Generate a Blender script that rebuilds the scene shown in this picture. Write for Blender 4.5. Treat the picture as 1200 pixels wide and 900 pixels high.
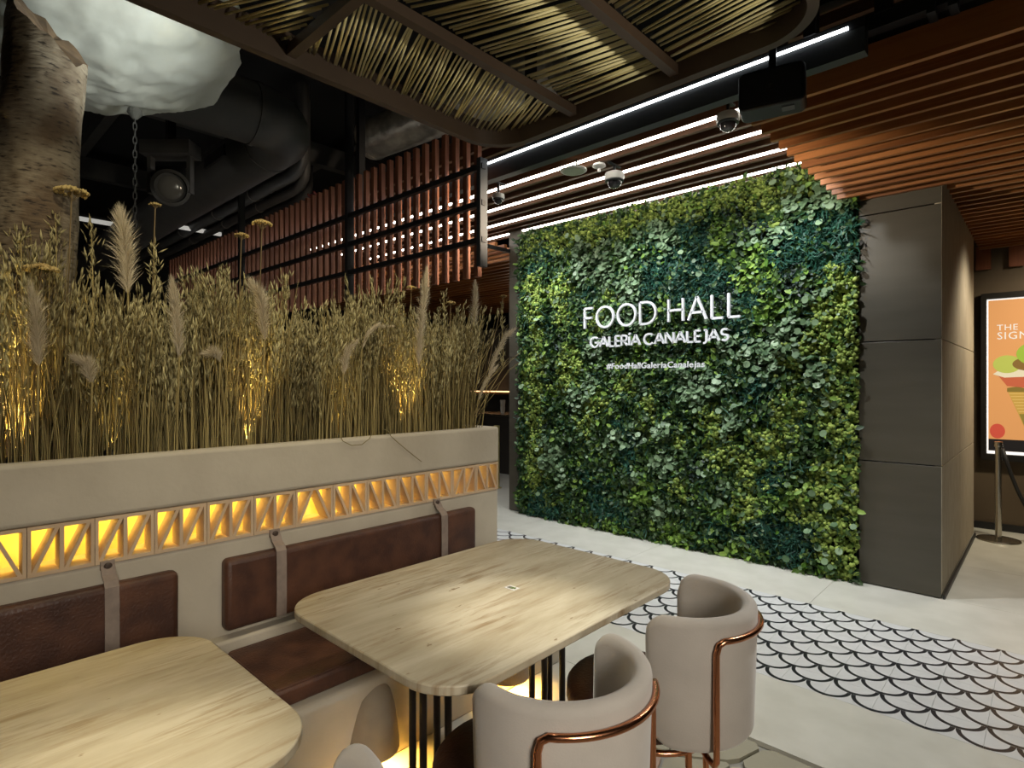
import bpy, bmesh, math, random
import numpy as np
from mathutils import Vector, Matrix, noise

for o in list(bpy.data.objects): bpy.data.objects.remove(o)
scene = bpy.context.scene
COL = scene.collection
rng = random.Random(7)
nrg = np.random.default_rng(11)
PI = math.pi

# ------------------------------------------------------------------ camera
CAM_H, FPX = 1.5, 672.6
FW, RT = (-.6837, .7298), (.7298, .6837)
cd = bpy.data.cameras.new('camera'); cam = bpy.data.objects.new('camera', cd); COL.objects.link(cam)
cam.location = (0, 0, CAM_H); cam.rotation_euler = (PI/2, 0, math.asin(.6837))
cd.lens = 36*FPX/1200; cd.sensor_width = 36; cd.clip_start = .02
scene.camera = cam

def ray(x, y):
    r = (x-600)/FPX
    return (FW[0]+RT[0]*r, FW[1]+RT[1]*r, (450-y)/FPX)
def onz(x, y, z): d = ray(x, y); t = (z-CAM_H)/d[2]; return Vector((d[0]*t, d[1]*t, z))
def onx(x, y, X): d = ray(x, y); t = X/d[0]; return Vector((X, d[1]*t, CAM_H+d[2]*t))
def ony(x, y, Y): d = ray(x, y); t = Y/d[1]; return Vector((d[0]*t, Y, CAM_H+d[2]*t))

# ------------------------------------------------------------------ world, exposure, room lamps, added fill lights
w = bpy.data.worlds.new('world'); scene.world = w; w.use_nodes = True
w.node_tree.nodes['Background'].inputs[0].default_value = (.9, .95, 1, 1)
w.node_tree.nodes['Background'].inputs[1].default_value = .02
vs = scene.view_settings
vs.view_transform = 'Standard'; vs.look = 'None'; vs.gamma = 1; vs.exposure = 0.0; vs.use_curve_mapping = False

def lamp(kind, name, loc, energy, color=(1, 1, 1), aim=None, size=.1, spot=60, blend=.6, sy=None):
    l = bpy.data.lights.new(name, kind); l.energy = energy; l.color = color
    if kind == 'AREA':
        l.size = size
        if sy: l.shape = 'RECTANGLE'; l.size_y = sy
    else: l.shadow_soft_size = size
    if kind == 'SPOT': l.spot_size = math.radians(spot); l.spot_blend = blend
    o = bpy.data.objects.new(name, l); COL.objects.link(o); o.location = loc
    if aim is not None:
        o.rotation_euler = (Vector(aim)-Vector(loc)).to_track_quat('-Z', 'Y').to_euler()
    return o
WARM, NEUT, COOL = (1, .86, .62), (1, .96, .88), (.93, .97, 1)
lamp('SPOT', 'table_spot', (-1.40, 1.42, 2.66), 62, (1, .93, .74), (-1.40, 1.42, .75), .03, 52, 1)
lamp('SPOT', 'table_spot', (-1.34, 1.45, 2.66), 150, (1, .95, .80), (-1.27, 1.40, .75), .03, 25, 1)
lamp('SPOT', 'table_spot', (-1.40, .10, 2.66), 62, (1, .90, .66), (-1.40, .10, .75), .03, 52, 1)
lamp('SPOT', 'table_spot', (-1.34, .20, 2.66), 150, (1, .92, .70), (-1.25, .28, .75), .03, 25, 1)
for sx in (-4.0, -2.75, -1.5):
    lamp('SPOT', 'green_wall_spot', (sx, 4.02, 3.25), 125, COOL, (sx, 5.0, 1.5), .04, 95, .9)
lamp('SPOT', 'floor_spot', (-.45, 3.6, 2.84), 165, (1, .99, .94), (-.6, 3.5, 0), .06, 110, .8)
lamp('SPOT', 'floor_spot', (-2.8, 3.6, 3.25), 165, (1, .99, .94), (-2.8, 3.9, 0), .06, 90, .8)
lamp('SPOT', 'corridor_spot', (.15, 6.5, 2.84), 90, (1, .88, .68), (-.55, 6.5, 1.2), .12, 110, 1)
lamp('SPOT', 'corridor_spot', (.45, 6.45, 2.84), 120, WARM, (.2, 7.7, 1.3), .05, 110, .9)
lamp('AREA', 'hall_fill_light', (2.6, -.6, 2.5), 15, (1, .92, .80), (-1.9, 1.2, .3), 1.2).data.spread = math.radians(56)  # added unseen fill reaching planter and chairs under the canopy; no known wall lamp
lamp('SPOT', 'cloud_fill_light', (-2.22, .95, 2.50), 36, (.95, 1, .94), (-3.3, .30, 3.2), .05, 80, .9)  # added fill that brightens the cloud from below; no fixture here
lamp('SPOT', 'screen_fill_light', (-1.95, 2.90, 2.62), 150, (1, .80, .58), (-6, 2.72, 2.6), .03, 60, .8)  # added light for the right-hand sides of the screen slats only, no fixture
lamp('SPOT', 'slat_spot', (-1.9, 2.9, 2.60), 110, (1, .86, .66), (-.9, 4.45, 2.95), .03, 52, 1)
lamp('SPOT', 'canopy_fill_light', (.45, 1.7, 2.1), 95, (1, .94, .74), (-1.5, 1.3, 2.85), .04, 62, .9)  # added out-of-view light that brightens the rattan rods from below
lamp('SPOT', 'planter_fill_light', (-1.75, 2.55, 2.72), 16, NEUT, (-2.55, 2.2, 1.7), .03, 60, .9)  # added fill on the grasses at the trough's right end
for yy in (.25, .95, 1.65):
    lamp('SPOT', 'planter_fill_light', (-1.9, yy, 2.66), 22, (1, .88, .60), (-2.58, yy+.1, 1.55), .03, 85, .9)  # added wash from the canopy edge to brighten the grasses; no fixtures there
lamp('POINT', 'void_fill_light', (-7.2, -.6, 1.4), 20, (1, .93, .85), size=.3)  # added hidden light that lifts the dark ducts and pipes from below

# ------------------------------------------------------------------ materials
MATS = {}
def nd(nt, t, **kw):
    n = nt.nodes.new(t)
    for k, v in kw.items(): setattr(n, k, v)
    return n
def mat(name, c, rough=.6, metal=0, c2=None, scale=8, stretch=(1, 1, 1), detail=4, bump=0, bscale=60, island=0, objrand=0,
        emit=None, estr=0, spec=.5, lo=.35, hi=.65, trans=0, sheen=0, coord='Object', rotz=0):
    if name in MATS: return MATS[name]
    m = bpy.data.materials.new(name); m.use_nodes = True; nt = m.node_tree; L = nt.links.new
    b = nt.nodes['Principled BSDF']
    b.inputs['Base Color'].default_value = (*c, 1); b.inputs['Roughness'].default_value = rough
    b.inputs['Metallic'].default_value = metal; b.inputs['Specular IOR Level'].default_value = spec
    if sheen: b.inputs['Sheen Weight'].default_value = sheen
    if emit: b.inputs['Emission Color'].default_value = (*emit, 1); b.inputs['Emission Strength'].default_value = estr
    tc = nd(nt, 'ShaderNodeTexCoord')
    src = tc.outputs['Object']
    if coord == 'World':
        g = nd(nt, 'ShaderNodeNewGeometry'); src = g.outputs['Position']
    mp = nd(nt, 'ShaderNodeMapping'); mp.inputs['Scale'].default_value = stretch; mp.inputs['Rotation'].default_value = (0, 0, rotz)
    L(src, mp.inputs['Vector'])
    if objrand:
        oi = nd(nt, 'ShaderNodeObjectInfo'); ml = nd(nt, 'ShaderNodeMath', operation='MULTIPLY'); ml.inputs[1].default_value = 37
        L(oi.outputs['Random'], ml.inputs[0]); L(ml.outputs[0], mp.inputs['Location'])
    col = None
    if c2:
        nz = nd(nt, 'ShaderNodeTexNoise'); nz.inputs['Scale'].default_value = scale; nz.inputs['Detail'].default_value = detail
        L(mp.outputs[0], nz.inputs['Vector'])
        r = nd(nt, 'ShaderNodeValToRGB'); r.color_ramp.elements[0].position = lo; r.color_ramp.elements[1].position = hi
        r.color_ramp.elements[0].color = (*c, 1); r.color_ramp.elements[1].color = (*c2, 1)
        fac = nz.outputs['Fac']
        if island:
            g2 = nd(nt, 'ShaderNodeNewGeometry'); mx = nd(nt, 'ShaderNodeMix'); mx.data_type = 'FLOAT'; mx.inputs[0].default_value = island
            L(nz.outputs['Fac'], mx.inputs[2]); L(g2.outputs['Random Per Island'], mx.inputs[3]); fac = mx.outputs[0]
        if objrand:
            mx = nd(nt, 'ShaderNodeMix'); mx.data_type = 'FLOAT'; mx.inputs[0].default_value = objrand
            L(fac, mx.inputs[2]); L(oi.outputs['Random'], mx.inputs[3]); fac = mx.outputs[0]
        L(fac, r.inputs[0]); L(r.outputs[0], b.inputs['Base Color']); col = r.outputs[0]
    if bump:
        n2 = nd(nt, 'ShaderNodeTexNoise'); n2.inputs['Scale'].default_value = bscale; n2.inputs['Detail'].default_value = 3
        L(mp.outputs[0], n2.inputs['Vector'])
        bp = nd(nt, 'ShaderNodeBump'); bp.inputs['Strength'].default_value = bump; bp.inputs['Distance'].default_value = .01
        L(n2.outputs['Fac'], bp.inputs['Height']); L(bp.outputs[0], b.inputs['Normal'])
    if trans:
        tr = nd(nt, 'ShaderNodeBsdfTranslucent'); ms = nd(nt, 'ShaderNodeMixShader'); ms.inputs[0].default_value = trans
        if col: L(col, tr.inputs[0])
        else: tr.inputs[0].default_value = (*c, 1)
        L(b.outputs[0], ms.inputs[1]); L(tr.outputs[0], ms.inputs[2]); L(ms.outputs[0], nt.nodes['Material Output'].inputs[0])
    MATS[name] = m
    return m

def emis(name, c, s): return mat(name, (.8, .8, .8), emit=c, estr=s)

M_floor = mat('cream_terrazzo', (.60, .59, .52), .28, c2=(.68, .67, .60), scale=5, detail=8, coord='World')
M_plaster = mat('lime_plaster', (.42, .37, .29), .8, c2=(.50, .45, .36), scale=3, detail=6, bump=.15, bscale=40)
M_block = mat('clay_block', (.50, .36, .23), .8, c2=(.58, .43, .28), scale=6, bump=.1, bscale=80, objrand=.3)
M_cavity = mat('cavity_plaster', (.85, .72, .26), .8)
M_leather = mat('brown_leather', (.050, .019, .011), .48, c2=(.115, .046, .023), scale=9, detail=8, bump=.25, bscale=110, lo=.4, hi=.75)
M_strap = mat('grey_strap', (.22, .17, .14), .8, c2=(.27, .21, .17), scale=30)
M_button = mat('dark_button', (.05, .03, .022), .5)
M_velvet = mat('taupe_velvet', (.43, .39, .345), .85, c2=(.49, .445, .395), scale=6, bump=.08, bscale=220, sheen=.5)
M_copper = mat('copper_tube', (.62, .27, .14), .22, 1)
M_black = mat('black_metal', (.012, .012, .013), .45)
M_rod = mat('black_rod', (.02, .016, .014), .35, .4)
M_panel = mat('bronze_panel', (.066, .058, .042), .38, c2=(.075, .066, .049), scale=2, stretch=(1, 1, 6), detail=3)
M_side = mat('woven_stone', (.34, .29, .21), .8, c2=(.41, .355, .265), scale=30, stretch=(1, 1, .25), bump=.2, bscale=160)
M_backwall = mat('brown_wall', (.095, .066, .038), .6, c2=(.115, .082, .048), scale=2)
M_dark = mat('dark_void', (.010, .010, .010), .9)
M_duct = mat('painted_duct', (.050, .050, .050), .55, c2=(.070, .067, .062), scale=4)
M_silver = mat('foil_duct', (.60, .58, .50), .35, .4, c2=(.34, .32, .28), scale=9, bump=.8, bscale=14)
M_wood = mat('slat_wood', (.20, .068, .017), .42, c2=(.35, .135, .040), scale=7, stretch=(.35, 9, 9), detail=6, objrand=.35, coord='Object')
M_darkwood = mat('dark_slat_wood', (.085, .038, .018), .5, c2=(.13, .060, .030), scale=7, stretch=(.35, 9, 9), detail=6)
M_redwood = mat('screen_slat_wood', (.20, .062, .026), .5, c2=(.28, .10, .045), scale=7, stretch=(9, 9, .35), detail=6, objrand=.3)
M_canopy = mat('canopy_timber', (.040, .023, .014), .5, c2=(.050, .030, .019), scale=3, detail=3)
M_rattan = mat('rattan', (.52, .44, .21), .6, c2=(.68, .60, .34), scale=5, objrand=.8)
M_led = emis('led_white', (1, .93, .84), 18)
M_ledcool = emis('led_cool', (.92, .97, 1), 8)
M_ledamber = emis('led_amber', (1, .70, .12), 17)
M_bulb = emis('warm_bulb', (1, .62, .16), 30)
M_beam = mat('slate_beam', (.034, .038, .043), .5)
M_white = mat('white_plastic', (.62, .62, .58), .45)
M_glass = mat('dome_glass', (.03, .03, .035), .08)
M_chrome = mat('steel', (.60, .57, .50), .25, 1)
M_letter = mat('white_letter', (.72, .73, .75), .5)
M_trunkbark = None

# ------------------------------------------------------------------ mesh helpers
ORG = {}
def tag(o, label=None, cat=None, group=None, kind=None):
    if label: o['label'] = label
    if cat: o['category'] = cat
    if group: o['group'] = group
    if kind: o['kind'] = kind
    return o
def empty(name, loc, label=None, cat=None, group=None, kind=None):
    o = bpy.data.objects.new(name, None); COL.objects.link(o); o.location = loc; o.empty_display_size = .1
    ORG[o] = Vector(loc); return tag(o, label, cat, group, kind)
def inst(name, mesh, loc, parent=None, rot=None, scale=None):
    o = bpy.data.objects.new(name, mesh); COL.objects.link(o)
    base = ORG.get(parent, Vector((0, 0, 0)))
    o.location = Vector(loc)-base
    if rot is not None: o.rotation_euler = rot
    if scale is not None: o.scale = scale
    o.parent = parent; ORG[o] = Vector(loc)
    return o
class MB:
    def __init__(s): s.v = []; s.f = []
    def add(s, vs_, fs): n = len(s.v); s.v += [tuple(p) for p in vs_]; s.f += [tuple(i+n for i in f) for f in fs]; return s
    def box(s, a, b):
        x0, y0, z0 = a; x1, y1, z1 = b
        return s.add([(x0, y0, z0), (x1, y0, z0), (x1, y1, z0), (x0, y1, z0), (x0, y0, z1), (x1, y0, z1), (x1, y1, z1), (x0, y1, z1)],
                     [(0, 3, 2, 1), (4, 5, 6, 7), (0, 1, 5, 4), (1, 2, 6, 5), (2, 3, 7, 6), (3, 0, 4, 7)])
    def prism(s, poly, z0, z1):
        n = len(poly)
        return s.add([(x, y, z0) for x, y in poly]+[(x, y, z1) for x, y in poly],
                     [tuple(range(n-1, -1, -1)), tuple(range(n, 2*n))]+[(i, (i+1) % n, n+(i+1) % n, n+i) for i in range(n)])
    def prism_ax(s, poly, a0, a1, fn):
        n = len(poly)
        return s.add([fn(p, q, a0) for p, q in poly]+[fn(p, q, a1) for p, q in poly],
                     [tuple(range(n-1, -1, -1)), tuple(range(n, 2*n))]+[(i, (i+1) % n, n+(i+1) % n, n+i) for i in range(n)])
    def lathe(s, prof, c=(0, 0, 0), n=24, a0=0, a1=2*PI):
        full = abs(a1-a0-2*PI) < 1e-6; m = n if full else n+1; vs_ = []
        for k in range(m):
            a = a0+(a1-a0)*k/n
            for r, z in prof: vs_.append((c[0]+r*math.cos(a), c[1]+r*math.sin(a), c[2]+z))
        p = len(prof); fs = []
        for k in range(n):
            k2 = (k+1) % m
            for i in range(p-1): fs.append((k*p+i, k2*p+i, k2*p+i+1, k*p+i+1))
        return s.add(vs_, fs)
    def tube(s, path, r, n=10, closed=False, cap=True):
        P = [Vector(p) for p in path]; m = len(P)
        rr = r if isinstance(r, (list, tuple)) else [r]*m
        up = None; rings = []
        for i in range(m):
            a = P[(i-1) % m] if (closed or i) else P[i]; b = P[(i+1) % m] if (closed or i < m-1) else P[i]
            t = (b-a).normalized()
            if up is None:
                up = t.orthogonal().normalized()
            else:
                up = (up-t*up.dot(t)).normalized()
            q = t.cross(up)
            rings.append([P[i]+(up*math.cos(2*PI*k/n)+q*math.sin(2*PI*k/n))*rr[i] for k in range(n)])
        vs_ = [p for g in rings for p in g]; fs = []
        for i in range(m if closed else m-1):
            j = (i+1) % m
            for k in range(n): fs.append((i*n+k, i*n+(k+1) % n, j*n+(k+1) % n, j*n+k))
        if cap and not closed: fs += [tuple(range(n-1, -1, -1)), tuple(range((m-1)*n, m*n))]
        return s.add(vs_, fs)
    def mesh(s, name, m, org=(0, 0, 0), smooth=False):
        me = bpy.data.meshes.new(name); o = Vector(org)
        me.from_pydata([tuple(Vector(p)-o) for p in s.v], [], s.f); me.validate()
        bm = bmesh.new(); bm.from_mesh(me); bmesh.ops.recalc_face_normals(bm, faces=bm.faces); bm.to_mesh(me); bm.free()
        me.materials.append(m)
        if smooth: me.shade_smooth() if smooth is True else (me.shade_smooth(), me.set_sharp_from_angle(angle=math.radians(smooth)))
        return me
    def build(s, name, m, parent=None, smooth=False, bevel=0, org=None, seg=2):
        base = ORG.get(parent, Vector((0, 0, 0)))
        if org is None:
            if parent is not None: org = base
            else:
                a = np.array(s.v); org = Vector(((a[:, 0].min()+a[:, 0].max())/2, (a[:, 1].min()+a[:, 1].max())/2, a[:, 2].min()))
        org = Vector(org)
        o = inst(name, s.mesh(name, m, org, smooth), org, parent)
        if bevel:
            md = o.modifiers.new('bevel', 'BEVEL'); md.width = bevel; md.segments = seg; md.limit_method = 'ANGLE'
            if not smooth: o.data.shade_smooth(); o.data.set_sharp_from_angle(angle=math.radians(50))
        return o
def box(name, a, b, m, parent=None, bevel=0, seg=2): return MB().box(a, b).build(name, m, parent, bevel=bevel, seg=seg)
def struct(o): o['kind'] = 'structure'; return o
def fast(name, V, T, m, parent=None, smooth=False):
    me = bpy.data.meshes.new(name); org = ORG.get(parent, Vector((0, 0, 0)))
    V = np.asarray(V, dtype=np.float32)-np.array(org, dtype=np.float32); T = np.asarray(T, dtype=np.int32)
    me.vertices.add(len(V)); me.vertices.foreach_set('co', V.ravel())
    me.loops.add(T.size); me.loops.foreach_set('vertex_index', T.ravel())
    me.polygons.add(len(T)); me.polygons.foreach_set('loop_start', np.arange(0, T.size, T.shape[1], dtype=np.int32))
    me.polygons.foreach_set('loop_total', np.full(len(T), T.shape[1], dtype=np.int32))
    me.update(); me.validate(); me.materials.append(m)
    if smooth: me.shade_smooth()
    return inst(name, me, org, parent)
def scatter(tv, tf, pos, rot, sc):
    """template verts/faces placed at N positions (rot Nx3x3, sc N or Nx3)"""
    tv = np.asarray(tv, float); tf = np.asarray(tf); n = len(pos)
    sc = np.asarray(sc, float); sc = sc[:, None] if sc.ndim == 1 else sc
    L = tv[None, :, :]*sc[:, None, :]
    V = np.einsum('nij,nkj->nki', rot, L)+np.asarray(pos)[:, None, :]
    T = tf[None]+(np.arange(n)*len(tv))[:, None, None]
    return V.reshape(-1, 3), T.reshape(-1, tf.shape[1])
def frames(zdir, spin):
    """rotation matrices whose local z is zdir, spun about it"""
    z = zdir/np.linalg.norm(zdir, axis=1, keepdims=True)
    ref = np.where(np.abs(z[:, 2:3]) > .95, np.array([[1., 0, 0]]), np.array([[0., 0, 1]]))
    x = np.cross(ref, z); x /= np.linalg.norm(x, axis=1, keepdims=True); y = np.cross(z, x)
    c, s_ = np.cos(spin)[:, None], np.sin(spin)[:, None]
    return np.stack([x*c+y*s_, -x*s_+y*c, z], axis=2)
def rrect(x0, y0, x1, y1, r, n=8):
    P = []
    for cx, cy, a in ((x1-r, y1-r, 0), (x0+r, y1-r, PI/2), (x0+r, y0+r, PI), (x1-r, y0+r, 1.5*PI)):
        for k in range(n+1): t = a+PI/2*k/n; P.append((cx+r*math.cos(t), cy+r*math.sin(t)))
    return P

# ================================================================== SETTING
floor = empty('floor', (0, 0, 0), 'cream terrazzo floor with a fish-scale tile band and flagstones', kind='structure')
box('screed', (-13, -5, -.20), (5, 12, -.02), mat('screed', (.30, .29, .26), .8), floor)
# cream slabs (neighbouring slabs meet in fine joints)
BX0, BX1, BY0, BY1 = -5.4, 1.0, 3.05, 4.25
def slab(x0, y0, x1, y1):
    g = .0012
    box('slab', (x0+g, y0+g, -.02), (x1-g, y1-g, 0), M_floor, floor)
ys_far = [4.25, 4.99, 6.0, 7.0, 8.2, 10, 12]
for i in range(len(ys_far)-1):
    x = -12.8
    while x < 4.6: slab(x, ys_far[i], x+1.45, ys_far[i+1]); x += 1.45
x = -12.8
while x < 4.6: slab(x, 2.47, x+1.45, 3.05); x += 1.45
for y0, y1 in ((-5, -2.5), (-2.5, 0), (0, 2.47)):
    x = .6
    while x < 4.6: slab(x, y0, x+1.45, y1); x += 1.45
    x = -12.8
    while x < -3.2: slab(x, y0, x+1.92, y1); x += 1.92
slab(BX1, 3.05, 4.9, 4.25); slab(-12.8, 3.05, BX0, 4.25)
# patterned tile: rows of scales drawn in black on white, 20 cm tiles
m = bpy.data.materials.new('scale_tile'); m.use_nodes = True; nt = m.node_tree; L = nt.links.new; b = nt.nodes['Principled BSDF']
g = nd(nt, 'ShaderNodeNewGeometry'); sp = nd(nt, 'ShaderNodeSeparateXYZ'); L(g.outputs['Position'], sp.inputs[0])
def mth(op, a, b_=None, c_=None):
    n = nd(nt, 'ShaderNodeMath', operation=op)
    for i, q in enumerate((a, b_, c_)):
        if q is None: continue
        if isinstance(q, (int, float)): n.inputs[i].default_value = q
        else: L(q, n.inputs[i])
    return n.outputs[0]
yy = mth('ADD', sp.outputs['Y'], 100-3.05); row = mth('CEIL', mth('DIVIDE', yy, .1))
dy = mth('SUBTRACT', mth('MULTIPLY', row, .1), yy)
odd = mth('FLOORED_MODULO', row, 2.0)
xx = mth('ADD', mth('ADD', sp.outputs['X'], 100.0), mth('MULTIPLY', odd, .1))
dx = mth('SUBTRACT', mth('FLOORED_MODULO', xx, .2), .1)
dd = mth('SQRT', mth('ADD', mth('POWER', dx, 2.0), mth('POWER', dy, 2.0)))
d2 = mth('SQRT', mth('ADD', mth('POWER', dx, 2.0), mth('POWER', mth('SUBTRACT', dy, -.002), 2.0)))
line = mth('MULTIPLY', mth('LESS_THAN', dd, .0995), mth('GREATER_THAN', d2, .0810))
nz = nd(nt, 'ShaderNodeTexNoise'); nz.inputs['Scale'].default_value = 6; L(g.outputs['Position'], nz.inputs['Vector'])
r1 = nd(nt, 'ShaderNodeValToRGB'); r1.color_ramp.elements[0].color = (.60, .61, .60, 1); r1.color_ramp.elements[1].color = (.74, .75, .75, 1); L(nz.outputs[0], r1.inputs[0])
mx = nd(nt, 'ShaderNodeMix'); mx.data_type = 'RGBA'; L(line, mx.inputs[0]); L(r1.outputs[0], mx.inputs[6]); mx.inputs[7].default_value = (.018, .019, .024, 1)
L(mx.outputs[2], b.inputs['Base Color']); b.inputs['Roughness'].default_value = .3
M_tile = m
tm = MB().box((.0006, .0006, -.02), (.1994, .1994, 0)).mesh('patterned_tile', M_tile)
for i in range(int(round((BX1-BX0)/.2))):
    for j in range(6): inst('patterned_tile', tm, (BX0+.2*i, BY0+.2*j, 0), floor)
# flagstones under the tables
M_flag = mat('flagstone', (.34, .32, .24), .7, c2=(.46, .41, .30), scale=3, objrand=.6, bump=.2, bscale=30)
M_flagp = mat('pink_flagstone', (.38, .27, .22), .7, c2=(.42, .31, .25), scale=3, bump=.2, bscale=30)
gx, gy = 10, 10; X0, X1, Y0, Y1 = -1.93, .6, -.1, 2.46
pts = {}
for i in range(gx+1):
    for j in range(gy+1):
        jx = 0 if i in (0, gx) else rng.uniform(-.09, .09); jy = 0 if j == 0 else (rng.uniform(-.02, 0) if j == gy else rng.uniform(-.09, .09))
        pts[i, j] = Vector((X0+(X1-X0)*i/gx+jx, Y0+(Y1-Y0)*j/gy+jy, 0))
for i in range(gx):
    for j in range(gy):
        q = [pts[i, j], pts[i+1, j], pts[i+1, j+1], pts[i, j+1]]; c = sum(q, Vector())/4; poly = []
        for k in range(4):
            a, b2, d = q[k-1], q[k], q[(k+1) % 4]
            for tgt in (a, d):
                p = b2+(tgt-b2).normalized()*.03; p = p+(c-p).normalized()*.008; poly.append((p.x-c.x, p.y-c.y))
        o = MB().prism(poly, -.02, -.001-rng.random()*.003).build('flagstone', M_flagp if rng.random() < .15 else M_flag, org=(0, 0, 0))
        o.location = c; o.parent = floor

struct(box('ceiling', (-13, -5, 4.6), (5, 12, 4.8), M_dark))
struct(box('wall_left', (-13.2, -5, -.2), (-13, 12, 4.8), M_dark))
struct(box('wall_right', (5, -5, -.2), (5.2, 12, 4.8), M_backwall))
struct(box('wall_front', (-13, -5.2, -.2), (5, -5, 4.8), M_backwall))
struct(box('wall_back', (-13, 12, -.2), (5, 12.2, 4.8), M_dark))

# panelled block that carries the green wall
blk = empty('wall_green_block', (-2.6, 6.1, 0), 'dark bronze panelled wall block around the green wall', kind='structure')
box('core', (-4.68, 5.05, 0), (-.59, 7.24, 3.27), M_panel, blk)
def panelrow(x0, x1):
    zs = [0.004, .925, 1.815, 2.765, 3.58]
    for i in range(4): box('panel', (x0+.002, 4.965, zs[i]+.004), (x1-.002, 5.05, zs[i+1]-.004), M_panel, blk, bevel=.002)
panelrow(-.585-.47, -.55); panelrow(-4.70, -4.50)
for (ya, yb) in ((4.965, 6.05), (6.05, 7.26)):
    zs = [.03, .925, 1.815, 3.58]
    for i in range(3): box('side_panel', (-.59, ya+.002, zs[i]+.003), (-.548, yb-.002, zs[i+1]-.003), M_side, blk, bevel=.002)
struct(box('baseboard_side', (-.545, 4.97, 0), (-.53, 7.26, .03), M_black))
# back wall with the light box
struct(box('wall_poster', (-.62, 7.72, 0), (4.9, 7.9, 3.6), M_backwall))
struct(box('baseboard_poster', (-.62, 7.69, 0), (4.9, 7.72, .07), M_black))

# ================================================================== GREEN WALL
gw = empty('green_wall', (-2.775, 5.0, .01), 'tall rectangular wall of preserved moss, ferns and eucalyptus leaves', 'green wall')
GX0, GX1, GZ0, GZ1 = -4.50, -1.055, .01, 3.24
box('backing_board', (GX0+.02, 4.985, GZ0), (GX1-.02, 5.045, GZ1-.03), mat('planting_board', (.010, .018, .008), .9), gw)
def pb(x, y, r, sp_): p = ony(x, y, 4.93); return (p.x, p.z, r, sp_)
BL = []
for x in range(625, 960, 22): BL.append(pb(x, 290-(x-620)*.235, .16, 'm'))
for y in range(330, 560, 25): BL.append(pb(628, y, .18, 'm'))
for y in range(320, 680, 28): BL.append(pb(995-(y % 3)*8, y, .20, 'm'))
for x, y, r in [(655, 340, .2), (660, 370, .15), (700, 375, .14), (668, 420, .2), (660, 450, .2), (700, 470, .2), (735, 450, .15), (765, 470, .15), (795, 515, .12),
                (835, 490, .16), (850, 530, .18), (880, 560, .2), (905, 520, .2), (760, 505, .12), (925, 480, .15), (930, 440, .15), (955, 400, .17), (880, 600, .15),
                (965, 370, .15), (975, 330, .12), (800, 575, .12), (690, 500, .15), (640, 590, .12), (960, 560, .2), (940, 600, .15), (975, 650, .18), (870, 250, .12), (840, 240, .1), (905, 265, .1), (720, 345, .1)]: BL.append(pb(x, y, r, 'm'))
for x, y, r in [(690, 300, .22), (705, 325, .2), (680, 320, .15), (745, 335, .17), (735, 300, .15), (775, 265, .16), (790, 280, .12), (915, 275, .16), (900, 285, .12), (948, 222, .2), (925, 212, .12),
                (970, 240, .14), (690, 452, .15), (675, 470, .12), (815, 455, .18), (835, 445, .15), (855, 490, .15), (890, 425, .17), (915, 415, .16), (925, 390, .14), (860, 410, .14), (780, 500, .14),
                (750, 510, .1), (720, 520, .13), (745, 560, .12), (780, 545, .12), (650, 530, .16), (660, 560, .12), (715, 380, .1), (950, 430, .12), (740, 380, .12), (960, 345, .1), (775, 600, .13), (845, 580, .1), (700, 410, .12)]: BL.append(pb(x, y, r, 'e'))
for x, y, r in [(795, 310, .25), (825, 300, .2), (770, 315, .18), (805, 340, .2), (765, 340, .14), (840, 330, .2), (800, 270, .12), (830, 275, .14), (945, 280, .2), (975, 275, .2), (990, 300, .15), (1000, 270, .12),
                (910, 300, .14), (735, 530, .18), (725, 500, .1), (632, 595, .22), (650, 610, .18), (700, 590, .18), (730, 600, .16), (870, 400, .16), (885, 455, .14), (860, 385, .1), (640, 300, .1), (625, 320, .12),
                (690, 560, .15), (905, 560, .12), (900, 620, .2), (930, 640, .2), (840, 620, .15), (980, 420, .1), (960, 300, .2), (640, 380, .1), (690, 345, .1), (880, 340, .16)]: BL.append(pb(x, y, r, 'd'))
for x, y, r in [(815, 545, .15), (865, 245, .14), (880, 265, .14), (850, 360, .15), (930, 340, .15), (640, 500, .12), (920, 310, .1), (660, 400, .1), (940, 310, .12)]: BL.append(pb(x, y, r, 'k'))
for x, y, r in [(890, 310, .2), (845, 280, .16), (870, 330, .15), (900, 370, .18), (755, 575, .15), (725, 625, .15), (790, 630, .2), (850, 600, .14), (920, 580, .14), (690, 620, .15), (810, 240, .1), (750, 410, .1), (860, 650, .2), (950, 670, .15)]: BL.append(pb(x, y, r, 'p'))
BLx = np.array([q[0] for q in BL]); BLz = np.array([q[1] for q in BL]); BLr = np.array([q[2] for q in BL]); BLs = np.array([q[3] for q in BL])
def hnoise(x, z, s, seed=0.): return np.array([noise.noise((a*s+seed, b_*s, seed*1.7)) for a, b_ in zip(x, z)])
def species(x, z):
    jx = hnoise(x, z, 6, 3.1)*.11+hnoise(x, z, 17, 4.4)*.07+nrg.normal(0, .02, len(x)); jz = hnoise(x, z, 6, 9.7)*.11+hnoise(x, z, 17, 8.1)*.07+nrg.normal(0, .02, len(x))
    d = np.hypot((x+jx)[:, None]-BLx, (z+jz)[:, None]-BLz)/BLr
    k = d.argmin(1); s = BLs[k].copy(); s[d.min(1) > .86] = 'l'; q_ = nrg.random(len(x)); s[q_ < .09] = 'l'; s[q_ > .98] = 'e'
    return s, d.min(1)
def relief(x, z):
    return .07+.075*hnoise(x, z, 7, 1.3)+.05*hnoise(x, z, 16, 5.2)
N = 56000
fx = nrg.uniform(GX0, GX1, N); fz = nrg.uniform(GZ0, GZ1, N)
fs, fd = species(fx, fz)
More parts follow.
